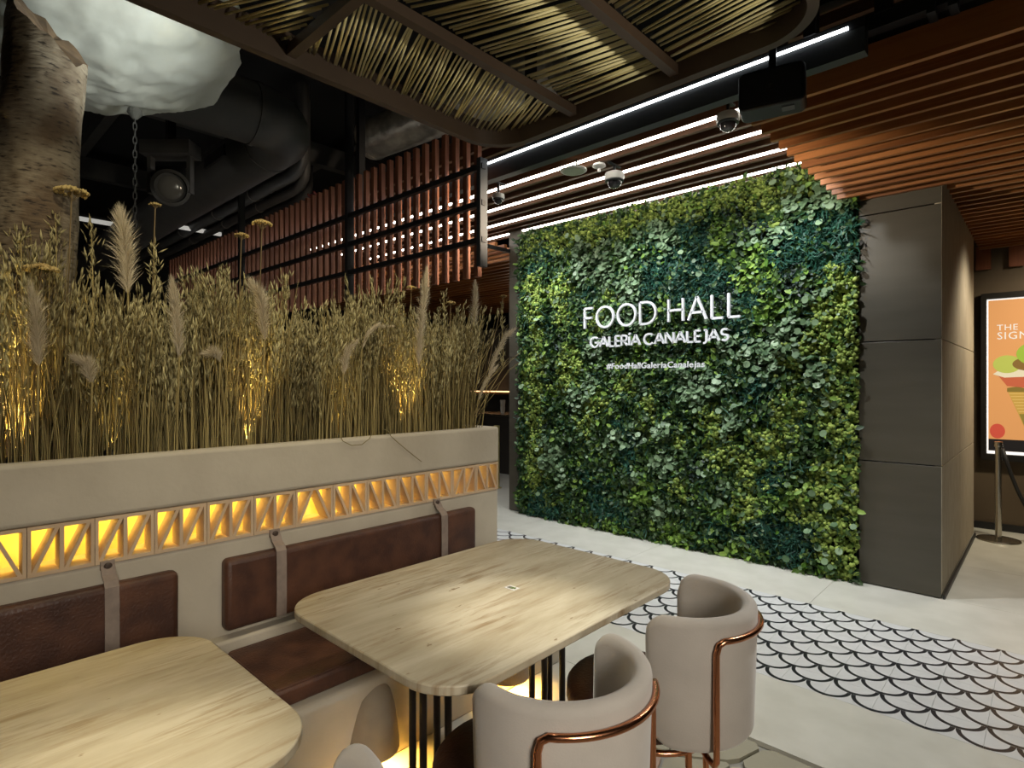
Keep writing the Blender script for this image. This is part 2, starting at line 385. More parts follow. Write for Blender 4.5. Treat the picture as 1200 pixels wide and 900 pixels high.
# ragged silhouette along the top and sides
fh = np.clip(relief(fx, fz), .005, .10); fh = np.where((fx > -3.6) & (fx < -1.8) & (fz > 1.55) & (fz < 2.4), np.minimum(fh, .055), fh)
depth = nrg.uniform(.0, 1.0, N)**.5
fy = 4.985-fh*depth-.004
def normals(n, spread, up=.25):
    d = nrg.normal(0, spread, (n, 3)); d[:, 1] -= 1; d[:, 2] += up; return d
LEAF = (np.array([(0, 0, 0), (.28, .35, .06), (.22, .75, .03), (0, 1, -.06), (-.22, .75, .03), (-.28, .35, .06), (0, .5, -.02)]),
        np.array([(0, 1, 6), (1, 2, 6), (2, 3, 6), (3, 4, 6), (4, 5, 6), (5, 0, 6)]))
a = np.linspace(0, 2*PI, 8, endpoint=False)
ROUND = (np.vstack([[(0, 0, -.1)], np.c_[np.cos(a)*.92, np.sin(a), np.zeros(8)]]), np.array([(0, i+1, (i+1) % 8+1) for i in range(8)]))
NEEDLE = (np.array([(-.04, 0, 0), (.04, 0, 0), (.05, .5, .05), (-.05, .5, .05), (0, 1, -.1)]), np.array([(0, 1, 2), (0, 2, 3), (3, 2, 4)]))
bm = bmesh.new(); bmesh.ops.create_icosphere(bm, subdivisions=1, radius=1); bm.verts.ensure_lookup_table()
ICO = (np.array([v.co[:] for v in bm.verts])*nrg.uniform(.75, 1.2, (len(bm.verts), 1)), np.array([[v.index for v in f.verts] for f in bm.faces])); bm.free()
def put(name, tmpl, sel, size, mtl, spread, smooth=False, lift=0., up=.25):
    idx = np.where(sel)[0]; n = len(idx)
    pos = np.c_[fx[idx], fy[idx]-lift*nrg.random(n), fz[idx]]
    R_ = frames(normals(n, spread, up), nrg.uniform(0, 2*PI, n))
    V, T = scatter(*tmpl, pos, R_, nrg.uniform(*size, n))
    o = fast(name, V, T, mtl, gw, smooth); o['kind'] = 'stuff'; return o
M_moss = mat('moss', (.085, .15, .018), .85, c2=(.40, .50, .11), scale=4, island=.6, lo=.2, hi=.85)
M_euc = mat('eucalyptus', (.07, .14, .06), .5, c2=(.24, .35, .19), scale=3, island=.7, lo=.15, hi=.9, trans=.15)
M_teal = mat('fern_teal', (.008, .052, .036), .6, c2=(.030, .140, .085), scale=4, island=.6, lo=.2, hi=.9, trans=.2)
M_leafd = mat('leaf_dark', (.014, .045, .012), .5, c2=(.080, .155, .035), scale=4, island=.7, lo=.15, hi=.9, trans=.2)
M_leafl = mat('leaf_light', (.08, .19, .02), .5, c2=(.32, .49, .09), scale=4, island=.7, lo=.2, hi=.9, trans=.2)
M_dusk = mat('leaf_dusky', (.014, .028, .024), .5, c2=(.075, .12, .11), scale=5, island=.7, lo=.25, hi=1.0)
u = nrg.random(N)
put('moss_tufts', ICO, (fs == 'm') & (u < .97), (.009, .021), M_moss, .6, True, .012)
put('small_leaves', LEAF, (fs == 'l') | ((fs != 'l') & (u > .88)), (.03, .068), M_leafd, .8, lift=.03)
put('fern_fronds', NEEDLE, (fs == 'd') | ((fs == 'l') & (u < .3)), (.05, .10), M_teal, .9, lift=.03)
put('fern_leaflets', LEAF, (fs == 'd') & (u > .4), (.025, .050), M_teal, .8, lift=.03)
put('dark_sprigs', LEAF, (fs == 'k'), (.014, .034), M_dusk, .9, lift=.03)
put('bright_leaves', LEAF, ((fs == 'p') & (u < .75)) | ((fs == 'l') & (u > .90)) | ((fs == 'm') & (u > .965)), (.035, .080), M_leafl, .7, lift=.035)
put('shade_leaves', LEAF, (fs == 'p') & (u > .4), (.035, .075), M_leafd, .7)
put('under_leaves', LEAF, (fs == 'e'), (.02, .045), M_leafd, .8)
# eucalyptus: discs set on short sprays; the 300 largest are leaves of their own
ie = np.where((fs == 'e') & (u < .42))[0]; n = len(ie)
pos = np.c_[fx[ie], 4.985-fh[ie]-.012-nrg.random(n)*.045, fz[ie]]
sz = nrg.uniform(.012, .033, n); R_ = frames(normals(n, .45, .55), nrg.uniform(0, 2*PI, n))
order = np.argsort(-sz); big, rest = order[:300], order[300:]
V, T = scatter(*ROUND, pos[rest], R_[rest], sz[rest]); o = fast('eucalyptus_spray', V, T, M_euc, gw); o['kind'] = 'stuff'
M_euc1 = mat('eucalyptus_big', (.09, .17, .08), .5, c2=(.28, .40, .23), scale=3, objrand=.7, lo=.15, hi=.9)
lm = bpy.data.meshes.new('eucalyptus_leaf'); lm.from_pydata([tuple(p) for p in ROUND[0]], [], [tuple(int(q) for q in t) for t in ROUND[1]]); lm.materials.append(M_euc1); lm.shade_smooth()
for k in big:
    e = Matrix(R_[k].tolist()).to_euler()
    inst('eucalyptus_leaf', lm, pos[k], gw, e, (sz[k],)*3)

# ------------------------------------------------------------------ lettering
def arc(cx, cy, rx, ry, a0, a1, n=20): return [(cx+rx*math.cos(math.radians(a0+(a1-a0)*k/n)), cy+ry*math.sin(math.radians(a0+(a1-a0)*k/n))) for k in range(n+1)]
GL = {'F': (.50, [[(0, 0), (0, 1)], [(0, 1), (.5, 1)], [(0, .52), (.45, .52)]]),
      'O': (1.02, [arc(.51, .5, .51, .5, 0, 360, 36)]),
      'D': (.84, [[(0, 0), (0, 1)], [(0, 1), (.34, 1)]+arc(.34, .5, .5, .5, 90, -90)+[(0, 0)]]),
      'H': (.72, [[(0, 0), (0, 1)], [(.72, 0), (.72, 1)], [(0, .5), (.72, .5)]]),
      'A': (.86, [[(0, 0), (.43, 1)], [(.43, 1), (.86, 0)], [(.14, .32), (.72, .32)]]),
      'L': (.50, [[(0, 1), (0, 0)], [(0, 0), (.5, 0)]]),
      'G': (.86, [arc(.46, .5, .46, .5, 48, 360, 26), [(.92, .45), (.5, .45)]]),
      'E': (.46, [[(0, 0), (0, 1)], [(0, 1), (.46, 1)], [(0, .5), (.42, .5)], [(0, 0), (.46, 0)]]),
      'R': (.58, [[(0, 0), (0, 1)], [(0, 1), (.28, 1)]+arc(.28, .73, .27, .27, 90, -90, 12)+[(0, .46)], [(.25, .46), (.58, 0)]]),
      'Í': (.06, [[(.03, 0), (.03, .86)], [(.0, 1.02), (.12, 1.2)]]),
      'C': (.84, [arc(.48, .5, .48, .5, 48, 312, 26)]),
      'N': (.72, [[(0, 0), (0, 1)], [(0, 1), (.72, 0)], [(.72, 0), (.72, 1)]]),
      'J': (.34, [[(.34, 1), (.34, .1)]+arc(.10, .1, .24, .26, 0, -95, 10), [(.14, 1), (.34, 1)]]),
      'S': (.56, [arc(.28, .74, .26, .25, 40, 270, 16)+arc(.28, .25, .27, .25, 90, -140, 16)[1:]])}
def strokes(mb, lines, w, h, ox, oz, y0, y1):
    for ln in lines:
        P = [(ox+p*h, oz+q*h) for p, q in ln]; m_ = len(P); closed = (abs(P[0][0]-P[-1][0])+abs(P[0][1]-P[-1][1]) < 1e-6)
        left, right = [], []
        for i in range(m_):
            a_ = P[i-1] if i else (P[-2] if closed else P[0]); c_ = P[i+1] if i < m_-1 else (P[1] if closed else P[-1])
            dx_, dz_ = c_[0]-a_[0], c_[1]-a_[1]; l_ = math.hypot(dx_, dz_) or 1; nx_, nz_ = -dz_/l_*w/2, dx_/l_*w/2
            left.append((P[i][0]+nx_, P[i][1]+nz_)); right.append((P[i][0]-nx_, P[i][1]-nz_))
        for i in range(m_-1):
            mb.prism_ax([left[i], left[i+1], right[i+1], right[i]], y0, y1, lambda p, q, a_: (p, a_, q))
def word(text, x0, x1, z, h, wst, gap, space, y0, y1, label):
    tot = 0; xs = []
    for k, ch in enumerate(text):
        if ch == ' ': tot += space; xs.append(None); continue
        xs.append(tot); tot += GL[ch][0]+gap
    tot -= gap; sx = (x1-x0)/(tot*h)
    root = empty('sign_lettering', ((x0+x1)/2, y0, z), label, 'sign lettering', 'white letters on the green wall')
    for ch, q in zip(text, xs):
        if q is None: continue
        mb = MB(); strokes(mb, GL[ch][1], wst/h, 1, 0, 0, 0, 1)
        mb.v = [(x0+(q+p[0])*h*sx, y0+(y1-y0)*p[1], z+p[2]*h) for p in mb.v]
        # two stand-off pins behind the letter
        p_a, p_b = GL[ch][1][0][0], GL[ch][1][0][1]; xm = x0+(q+(p_a[0]+p_b[0])/2)*h*sx; zm = z+(p_a[1]+p_b[1])/2*h
        mb.box((xm-.004, y1-.006, zm-.004), (xm+.004, 4.985, zm+.004))
        mb.build('letter', M_letter, root)
    return root
word('FOOD HALL', -3.50, -1.90, 2.07, .205, .021, .26, .42, 4.825, 4.85, 'large thin white letters reading FOOD HALL, topmost line')
word('GALERÍA CANALEJAS', -3.425, -2.00, 1.875, .098, .017, .19, .26, 4.825, 4.845, 'bold white letters reading GALERÍA CANALEJAS, middle line')
# hashtag line in a plain bold sans
root = empty('sign_lettering', (-2.715, 4.83, 1.65), 'small white hashtag letters, lowest line on the green wall', 'sign lettering', 'white letters on the green wall')
txt = '#FoodHallGaleriaCanalejas'
def glyph(ch, size, off=.0):
    c = bpy.data.curves.new('glyph', 'FONT'); c.body = ch; c.size = size; c.extrude = .006; c.offset = off; c.resolution_u = 3
    o = bpy.data.objects.new('glyph', c); COL.objects.link(o)
    bpy.context.view_layer.update()
    me = bpy.data.meshes.new_from_object(o.evaluated_get(bpy.context.evaluated_depsgraph_get())); wd = o.dimensions.x
    bpy.data.objects.remove(o); return me, wd
ADV = {}
cur = 0; parts = []
for ch in txt:
    me, wd = glyph(ch, .078, .0012)
    a = np.array([v.co[:] for v in me.vertices]); x_min = a[:, 0].min(); wd = a[:, 0].max()-x_min
    parts.append((me, cur-x_min)); cur += wd+.008
s_ = 1.03/cur
for me, ox in parts:
    me.materials.clear(); me.materials.append(M_letter)
    o = inst('letter', me, (-3.23+ox*s_, 4.83, 1.65), root, (PI/2, 0, 0), (s_, 1, 1))

# ================================================================== SLAT CEILINGS
def xslat(name, x0, x1, y, z0, z1, th, m_, parent):
    key = ('sl', round(x1-x0, 2), th, m_.name, round(z1-z0, 3))
    if key not in ADV: ADV[key] = MB().box((0, -th/2, 0), (x1-x0, th/2, z1-z0)).mesh('slat', m_)
    return inst(name, ADV[key], (x0, y, z0), parent)
sc1 = empty('slat_ceiling', (0, 4, 2.88), 'orange-brown wooden slat ceiling lowered above the corridor', 'slat ceiling')
y = 2.98; k = 0
while y < 7.6:
    xslat('slat', (-1.16 if y < 4.95 else -.53), 2.6, y, 2.88, 3.02, .028, M_wood, sc1); y += .14; k += 1
for xx_ in (-.9, .6, 2.2): box('hanger_rail', (xx_-.02, 2.95, 3.02), (xx_+.02, 4.93 if xx_ < -.5 else 7.6, 3.05), M_black, sc1)
sc2 = empty('slat_ceiling', (-3.8, 4.1, 3.30), 'dark wooden slat ceiling with white light strips above the green wall', 'slat ceiling')
YL = [3.76, 4.19, 4.61, 4.99]
ysl = [3.06, 3.20, 3.34, 3.48, 3.62, 3.76, 3.90, 4.05, 4.19, 4.33, 4.47, 4.61, 4.74, 4.86, 4.99, 5.13]
for y in ysl:
    xslat('slat', -7.2, (-.3 if y < 3.3 else -1.19), y, 3.30, 3.44, .034, M_darkwood, sc2)
for xx_ in (-6, -4, -2): box('hanger_rail', (xx_-.02, 3.0, 3.44), (xx_+.02, 5.04, 3.48), M_black, sc2)
for n_, y in zip(('first', 'second', 'third', 'last'), YL):
    box('led_strip', (-7.2, y-.0125, 3.288), (-1.20, y+.0125, 3.2995), M_led, sc2)
sc3 = empty('slat_ceiling', (-7, 6.5, 3.06), 'reddish wooden slat ceiling seen past the left end of green wall', 'slat ceiling')
y = 4.45
while y < 9.2: xslat('slat', -11.0, -4.72, y, 3.06, 3.16, .045, M_wood, sc3); y += .16
box('edge_rail', (-4.715, 4.4, 3.06), (-4.68, 9.2, 3.10), M_black, sc3)

# big light beam
lb = empty('light_beam', (-4, 2.76, 2.83), 'long slate-grey beam with a cool white light line, above the tables', 'light beam')
box('beam', (-9.5, 2.74, 2.885), (-.56, 2.80, 2.988), M_beam, lb)
box('beam_cap', (-9.5, 2.74, 2.99), (-.56, 2.80, 3.03), M_black, lb)
box('led_strip', (-9.5, 2.733, 2.995), (-.62, 2.7398, 3.007), M_ledcool, lb)
for xx_ in (-.77, -2.42, -4.4): box('drop_rod', (xx_-.025, 2.73, 3.03), (xx_+.025, 2.79, 4.6), M_black, lb)
tr = empty('lighting_track', (.2, 2.93, 3.05), 'black double lighting track with clamps at the upper right', 'track')
for z0, yy_ in ((3.03, 2.90), (3.20, 2.86)): box('rail', (-1.05, yy_-.03, z0), (2.6, yy_+.03, z0+.06), M_black, tr)
for xx_ in (-.95, -.52, .3): box('drop_rod', (xx_-.03, 2.86, 3.09), (xx_+.03, 2.93, 4.6), M_black, tr)
for xx_ in (-.35, -.28, -.1): box('clamp', (xx_-.015, 2.845, 3.0), (xx_+.015, 2.935, 3.24), M_black, tr)

# ceiling devices
def dome(px, py, zc, s, label):
    c = onz(px, py, zc); r = empty('dome_camera', (c.x, c.y, zc), label, 'camera', 'dome security cameras')
    MB().lathe([(.0, .075), (.05, .075), (.085, .06), (.09, .02), (.082, -.005), (0, -.005)], (c.x, c.y, zc), 24).build('housing', M_white, r, smooth=40)
    MB().lathe([(.083, .0), (.084, -.012), (.07, -.018), (.0, -.018)], (c.x, c.y, zc), 24).build('ring', M_black, r, smooth=40)
    MB().lathe([(.064*math.cos(a_), -.018-.058*math.sin(a_)) for a_ in np.linspace(0, PI/2, 8)], (c.x, c.y, zc), 24).build('lens_dome', M_glass, r, smooth=True)
    MB().lathe([(.0, .08), (.022, .08), (.022, .07), (0, .07)], (c.x, c.y, zc), 10).build('mount', M_white, r)
    for ch in r.children: ch.scale = (s, s, s)
    MB().tube([(c.x, c.y, zc+.07*s), (c.x, c.y, 3.29)], .012, 8).box((c.x-.012, c.y-.085, 3.287), (c.x+.012, c.y+.085, 3.2995)).build('bracket', M_black, r)
    return r
dome(853, 143, 3.16, .8, 'white dome camera under the slats beside the loudspeaker')
dome(720, 211, 3.17, .9, 'white dome camera above the middle of the green wall')
dome(584, 233, 3.15, .62, 'white dome camera right behind the metal screen post')
c = onz(672, 200, 3.22); ap = empty('access_point', tuple(c), 'flat round white disc device hanging under the light strips', 'wireless router')
MB().lathe([(0, .02), (.08, .018), (.107, .006), (.108, 0), (.1, -.006), (0, -.008)], c, 32).build('disc', M_white, ap, smooth=40)
MB().lathe([(.0, -.0085), (.085, -.0085), (.085, -.0095), (0, -.0095)], c, 32).build('face', mat('pale_green_plastic', (.40, .45, .36), .5), ap)
MB().tube([c+Vector((.03, 0, .02)), c+Vector((.03, 0, .085))], .006, 8).build('stem', M_black, ap)
c = onz(702, 197, 3.25); sn = empty('ceiling_sensor', tuple(c), 'small white sensor beside the round disc device', 'sensor')
MB().lathe([(0, .03), (.05, .03), (.055, .015), (.03, 0), (.012, -.003), (.012, -.03), (0, -.032)], c, 20).build('body', M_white, sn, smooth=40)
MB().tube([c+Vector((0, 0, .03)), c+Vector((0, 0, .05))], .008, 8).build('stem', M_white, sn)

# loudspeaker
spk = empty('loudspeaker', tuple(ony(905, 109, 2.66)), 'black box loudspeaker hung from the lighting track', 'loudspeaker')
mb = MB().prism_ax(rrect(-.135, -.088, .135, .088, .028, 5), -.06, .06, lambda p, q, a_: (p, a_, q)); body = mb.build('cabinet', mat('speaker_black', (.010, .011, .013), .5), None, org=(0, 0, 0), bevel=.008); body.parent = spk
g_ = MB().prism_ax(rrect(-.12, -.073, .12, .073, .02, 5), -.063, -.060, lambda p, q, a_: (p, a_, q)).build('grille', mat('grille_black', (.014, .015, .018), .7), None, org=(0, 0, 0)); g_.parent = spk
b_ = MB().prism_ax(rrect(-.009, -.012, .009, .012, .004, 3), -.066, -.063, lambda p, q, a_: (p, a_, q)).build('badge', M_chrome, None, org=(0, 0, 0)); b_.parent = spk
b_ = MB().box((.04, -.03, -.0915), (.09, .01, -.0875)).build('socket', mat('socket_grey', (.10, .10, .10), .6), None, org=(0, 0, 0)); b_.parent = spk
b_ = MB().box((-.015, -.01, .087), (.015, .03, .24)).box((-.06, -.01, .087), (.06, .03, .10)).build('bracket', M_black, None, org=(0, 0, 0)); b_.parent = spk
spk.rotation_euler = (math.radians(-4), 0, math.radians(14))

# ================================================================== SLATTED SCREEN
scn = empty('slat_screen', (-5.5, 2.68, 2.2), 'hanging screen of upright red-brown slats on black metal rails', 'screen')
SX0 = ony(566, 250, 2.66).x
key = MB().box((-.019, -.018, 0), (.019, .018, 1.05)).mesh('upright_slat', M_redwood)
for i in range(58): inst('upright_slat', key, (SX0-.05-.112*i, 2.66, 2.22), scn)
for z0 in (2.925, 2.685, 2.445): box('rail', (-9.4, 2.595, z0-.018), (SX0+.06, 2.628, z0+.018), M_black, scn)
for xx_ in (SX0+.035, -4.35, -6.6): box('post', (xx_-.018, 2.585, 2.27 if xx_ > -4 else 2.2), (xx_+.018, 2.65, 2.98 if xx_ > -4 else 4.6), M_beam if xx_ > -4 else M_black, scn)

# ================================================================== RATTAN CANOPY
cn = empty('canopy', (-1.33, .8, 2.70), 'rounded timber canopy filled with pale rattan rods over the tables', 'canopy')
CX0, CX1, CY0, CY1 = -2.11, -.52, -1.3, 2.14
outer = rrect(CX0, CY0, CX1, CY1, .22, 14); inner = rrect(CX0+.035, CY0+.035, CX1-.035, CY1-.035, .185, 14)
n = len(outer); mb = MB()
mb.add([(x, y, 2.70) for x, y in outer]+[(x, y, 2.70) for x, y in inner]+[(x, y, 2.815) for x, y in outer]+[(x, y, 2.815) for x, y in inner],
       sum([[(i, (i+1) % n, n+(i+1) % n, n+i), (2*n+i, 3*n+i, 3*n+(i+1) % n, 2*n+(i+1) % n), (i, 2*n+i, 2*n+(i+1) % n, (i+1) % n), (n+i, n+(i+1) % n, 3*n+(i+1) % n, 3*n+i)] for i in range(n)], []))
mb.build('frame', M_canopy, cn, smooth=40)
for xx_ in (-1.59, -1.09): box('batten', (xx_-.018, CY0+.03, 2.725), (xx_+.018, CY1-.03, 2.765), M_canopy, cn)
box('batten', (CX0+.03, .985, 2.725), (-1.608, 1.022, 2.765), M_canopy, cn); box('batten', (-1.072, -.1, 2.725), (CX1-.03, -.06, 2.765), M_canopy, cn)
rodm = MB().tube([(0, 0, 0), (1, 0, 0)], .0045, 6).mesh('rattan_rod', M_rattan, smooth=True)
def inside(x, y):
    r = .19; x0, x1, y0, y1 = CX0+.03, CX1-.03, CY0+.03, CY1-.03
    if not (x0 <= x <= x1 and y0 <= y <= y1): return False
    cx = min(max(x, x0+r), x1-r); cy = min(max(y, y0+r), y1-r)
    return math.hypot(x-cx, y-cy) <= r+1e-6
nrod = 0
def rod(xa, xb, yc, ang, y0, y1):
    """rod crossing a bay between two battens, at its mid-line height yc"""
    global nrod
    t = math.tan(math.radians(ang)); xm = (xa+xb)/2; A = B = None
    for k in range(41):
        x = xa+(xb-xa)*k/40; y = yc+t*(x-xm)
        if inside(x, y) and y0 <= y <= y1:
            A = A or (x, y); B = (x, y)
    if not A or math.hypot(B[0]-A[0], B[1]-A[1]) < .04: return
    l = math.hypot(B[0]-A[0], B[1]-A[1]); nrod += 1
    if nrod > 299: return
    inst('rattan_rod', rodm, (A[0], A[1], 2.773+rng.uniform(-.006, .006)), cn, (0, 0, math.atan2(B[1]-A[1], B[0]-A[0])), (l, 1, 1))
def lerp(a_, b_, t): return a_+(b_-a_)*min(max(t, 0), 1)
y = .95
while y < 2.3: rod(CX0+.03, -1.61, y, lerp(-19, -27, (y-1.0)/.85)+rng.uniform(-3, 3), 1.03, 3); y += .0195
y = .45
while y < 1.1: rod(CX0+.03, -1.61, y, 24+rng.uniform(-3, 3), -3, .985); y += .0235
y = .75
while y < 2.3: rod(-1.57, -1.11, y, lerp(27, 3, (y-1.2)/.85)+rng.uniform(-3, 3), -3, 3); y += .021
y = 1.25
while y < 2.2: rod(-1.07, CX1-.03, y, -6+rng.uniform(-3, 3), -3, 3); y += .0215
print('rods', nrod)
for xx_, yy_ in ((CX0+.4, 1.0), (CX1-.3, 1.6)): box('hanger', (xx_-.01, yy_-.01, 2.765), (xx_+.01, yy_+.01, 4.6), M_black, cn)

# ================================================================== PLANTER BENCH
PB = empty('planter_bench', (-2.4, 1, 0), 'long pale plaster bench wall with planter trough and lit lattice', 'bench')
PX, PY0, PY1 = -2.40, -.96, 2.44
M_pl = M_plaster
box('lower_wall', (-2.95, PY0, 0), (PX, PY1, .873), M_pl, PB, bevel=.012)
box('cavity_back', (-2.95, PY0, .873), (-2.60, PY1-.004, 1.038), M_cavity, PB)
mb = MB().box((-2.95, PY0, 1.038), (PX+.004, PY1+.004, 1.075)).box((PX-.065, PY0, 1.075), (PX+.004, PY1+.004, 1.246)).box((-2.95, PY0, 1.075), (-2.885, PY1+.004, 1.246))
mb.box((-2.885, PY1-.06, 1.075), (PX-.065, PY1+.004, 1.246)).box((-2.885, PY0, 1.075), (PX-.065, PY0+.06, 1.246))
mb = MB()
mb.add([(-2.95, PY0, 1.038), (PX+.006, PY0, 1.038), (PX+.006, PY1+.006, 1.038), (-2.95, PY1+.006, 1.038), (-2.95, PY0, 1.246), (PX+.006, PY0, 1.246), (PX+.006, PY1+.006, 1.246), (-2.95, PY1+.006, 1.246),
        (-2.88, PY0+.06, 1.246), (PX-.06, PY0+.06, 1.246), (PX-.06, PY1-.06, 1.246), (-2.88, PY1-.06, 1.246), (-2.88, PY0+.06, 1.08), (PX-.06, PY0+.06, 1.08), (PX-.06, PY1-.06, 1.08), (-2.88, PY1-.06, 1.08)],
       [(0, 3, 2, 1), (0, 1, 5, 4), (1, 2, 6, 5), (2, 3, 7, 6), (3, 0, 4, 7), (4, 5, 9, 8), (5, 6, 10, 9), (6, 7, 11, 10), (7, 4, 8, 11), (8, 9, 13, 12), (9, 10, 14, 13), (10, 11, 15, 14), (11, 8, 12, 15), (12, 13, 14, 15)])
mb.build('planter_trough', M_pl, PB, bevel=.016, seg=3)
box('soil', (-2.875, PY0+.065, 1.082), (PX-.065, PY1-.065, 1.20), mat('soil', (.035, .026, .016), .95), PB)
# bench seat base: sloping front with a rounded lip
prof = [(PX-.01, 0), (-1.93, 0), (-1.925, .10), (-1.895, .30), (-1.868, .352), (-1.868, .372), (-1.885, .385), (PX-.01, .385)]
mb = MB().prism_ax(prof, PY0, PY1, lambda p, q, a_: (p, a_, q)); mb.build('bench_base', M_pl, PB, bevel=.01)
box('back_ledge', (PX-.01, PY0, .386), (-2.335, PY1-.10, .50), M_pl, PB, bevel=.012)
# lattice: hollow clay blocks, two cells each with a diagonal
def block_mesh(diag):
    Lb, Hb, th, d0, d1 = .178, .163, .0125, 0, .085
    mb = MB()
    mb.box((-d1, 0, 0), (d0, Lb, th)); mb.box((-d1, 0, Hb-th), (d0, Lb, Hb))
    mb.box((-d1, 0, th), (d0, th*.8, Hb-th)); mb.box((-d1, Lb-th*.8, th), (d0, Lb, Hb-th))
    if diag != '/\\': mb.box((-d1, Lb/2-th*.5, th), (d0, Lb/2+th*.5, Hb-th))
    for c_ in range(2):
        ya = th*.8+c_*(Lb/2-th*.3); yb = ya+Lb/2-th*1.3; za, zb = th, Hb-th
        w2 = .0095
        ch = diag[c_]
        if ch == '/': q = [(ya, za), (ya+w2*1.3, za), (yb, zb), (yb-w2*1.3, zb)]
        else: q = [(yb, za), (yb-w2*1.3, za), (ya, zb), (ya+w2*1.3, zb)]
        mb.prism_ax(q, -d1, d0-.001, lambda p, s2, a_: (a_, p, s2))
    return mb.mesh('lattice_block', M_block)
BMS = {d: block_mesh(d) for d in ('//', '\\\\', '/\\')}
seq = []
y = PY1-.18*round((PY1-PY0)/.18)
ymarks = [onx(px_, 600, PX).y for px_ in (41, 348, 430, 529, 556)]
i = 0
while True:
    yb = PY1-.18*(i+1)
    if yb < PY0-.02: break
    yc = yb+.09
    if yc < ymarks[0]: d = '\\\\'
    elif yc < ymarks[1]: d = '//'
    elif yc < ymarks[1]+.18: d = '/\\'
    elif yc < ymarks[3]: d = '\\\\'
    elif yc < ymarks[4]: d = '//'
    else: d = '\\\\'
    inst('lattice_block', BMS[d], (PX+.002, yb+.001, .8745), PB); i += 1
box('amber_strip', (-2.545, PY0+.02, 1.026), (-2.52, PY1-.04, 1.0365), M_ledamber, PB)

# ------------------------------------------------------------------ cushions
def cushion_mesh(a, b2, r=.022):
    return MB().box(a, b2)
def back_cushion(y0, y1, straps, label):
    r = empty('back_cushion', (-2.38, (y0+y1)/2, .53), label, 'cushion', 'leather back cushions')
    o = box('pad', (-2.398, y0, .53), (-2.335, y1, .812), M_leather, r, bevel=.022, seg=4)
    for ys in straps:
        mb = MB(); w_ = .021; path = [(-2.392, .868), (-2.386, .862), (-2.372, .840), (-2.345, .824), (-2.331, .806), (-2.3285, .75), (-2.3285, .60), (-2.331, .538)]
        for (xa, za), (xb, zb) in zip(path, path[1:]):
            mb.add([(xa, ys-w_, za), (xa, ys+w_, za), (xb, ys+w_, zb), (xb, ys-w_, zb), (xa+.004, ys-w_, za+.002), (xa+.004, ys+w_, za+.002), (xb+.004, ys+w_, zb+.002), (xb+.004, ys-w_, zb+.002)],
                   [(0, 1, 2, 3), (4, 7, 6, 5), (0, 4, 5, 1), (1, 5, 6, 2), (2, 6, 7, 3), (3, 7, 4, 0)])
        mb.box((-2.399, ys-w_, .855), (-2.388, ys+w_, .885))
        s2 = mb.build('strap', M_strap, r)
        MB().lathe([(0, 0), (.011, 0), (.012, .004), (.008, .008), (0, .009)], (0, 0, 0), 14)
        bt = MB(); bt.lathe([(.0, 0), (.012, 0), (.013, .004), (.008, .009), (0, .010)], (0, 0, 0), 14)
        bt.v = [(-2.388+p[2], ys+p[0], .868+p[1]) for p in bt.v]; bt.build('stud', M_button, s2)
    return r
back_cushion(.868, 2.205, (1.085, 1.965), 'long brown leather back cushion with two grey straps behind the middle table')
back_cushion(-.63, .705, (-.40, .495), 'brown leather back cushion with a grey strap at the left edge')
def seat_cushion(y0, y1, label):
    r = empty('seat_cushion', (-2.1, (y0+y1)/2, .386), label, 'cushion', 'leather seat cushions')
    box('pad', (-2.33, y0, .387), (-1.905, y1, .462), M_leather, r, bevel=.02, seg=4)
    MB().tube([(x_, y_, .458) for x_, y_ in rrect(-2.322, y0+.008, -1.913, y1-.008, .02, 4)], .004, 6, closed=True).build('piping', M_leather, r, smooth=True)
seat_cushion(.86, 2.2, 'brown leather bench seat cushion beside the middle table')
seat_cushion(-.63, .70, 'brown leather bench seat cushion behind the left table')

# ------------------------------------------------------------------ sconces on the bench front
def sconce(yc, label):
    r = empty('sconce_lamp', (-1.92, yc, .08), label, 'lamp', 'cone lamps on the bench front')
    mb = MB(); prof = [(.105, .0), (.104, .03), (.094, .10), (.080, .17), (.062, .225), (.040, .262), (.018, .28), (0, .284)]
    mb.lathe(prof, (0, 0, 0), 28, -PI/2, PI/2); mb.lathe([(max(q-.009, 0), z_) for q, z_ in prof[:-1]], (0, 0, 0), 28, -PI/2, PI/2)
    # lower rim
    n_ = 29; r0 = len(prof)
    mb.v = [(-1.928+p[0]*1.05+.025*max(0, (p[2]-.02)/.28), yc+p[1], .085+p[2]) for p in mb.v]
    mb.build('shade', mat('clay_shade', (.24, .19, .135), .8, c2=(.29, .235, .17), scale=9), r, smooth=60)
    MB().lathe([(0, .0), (.02, .004), (.026, .02), (.02, .045), (0, .05)], (-1.88, yc, .13), 14).build('bulb', M_bulb, r, smooth=True)
    l = lamp('SPOT', 'sconce_light', (-1.875, yc, .125), 24, (1, .54, .09), (-1.83, yc, 0), .02, 150, .5); l.parent = None
sconce(onx(440, 840, -1.90).y, 'beige cone lamp glowing yellow on the bench front between the tables')
sconce(2.02, 'beige cone lamp on the bench front under the far end of the middle table')
sconce(.14, 'beige cone lamp on the bench front under the left table')

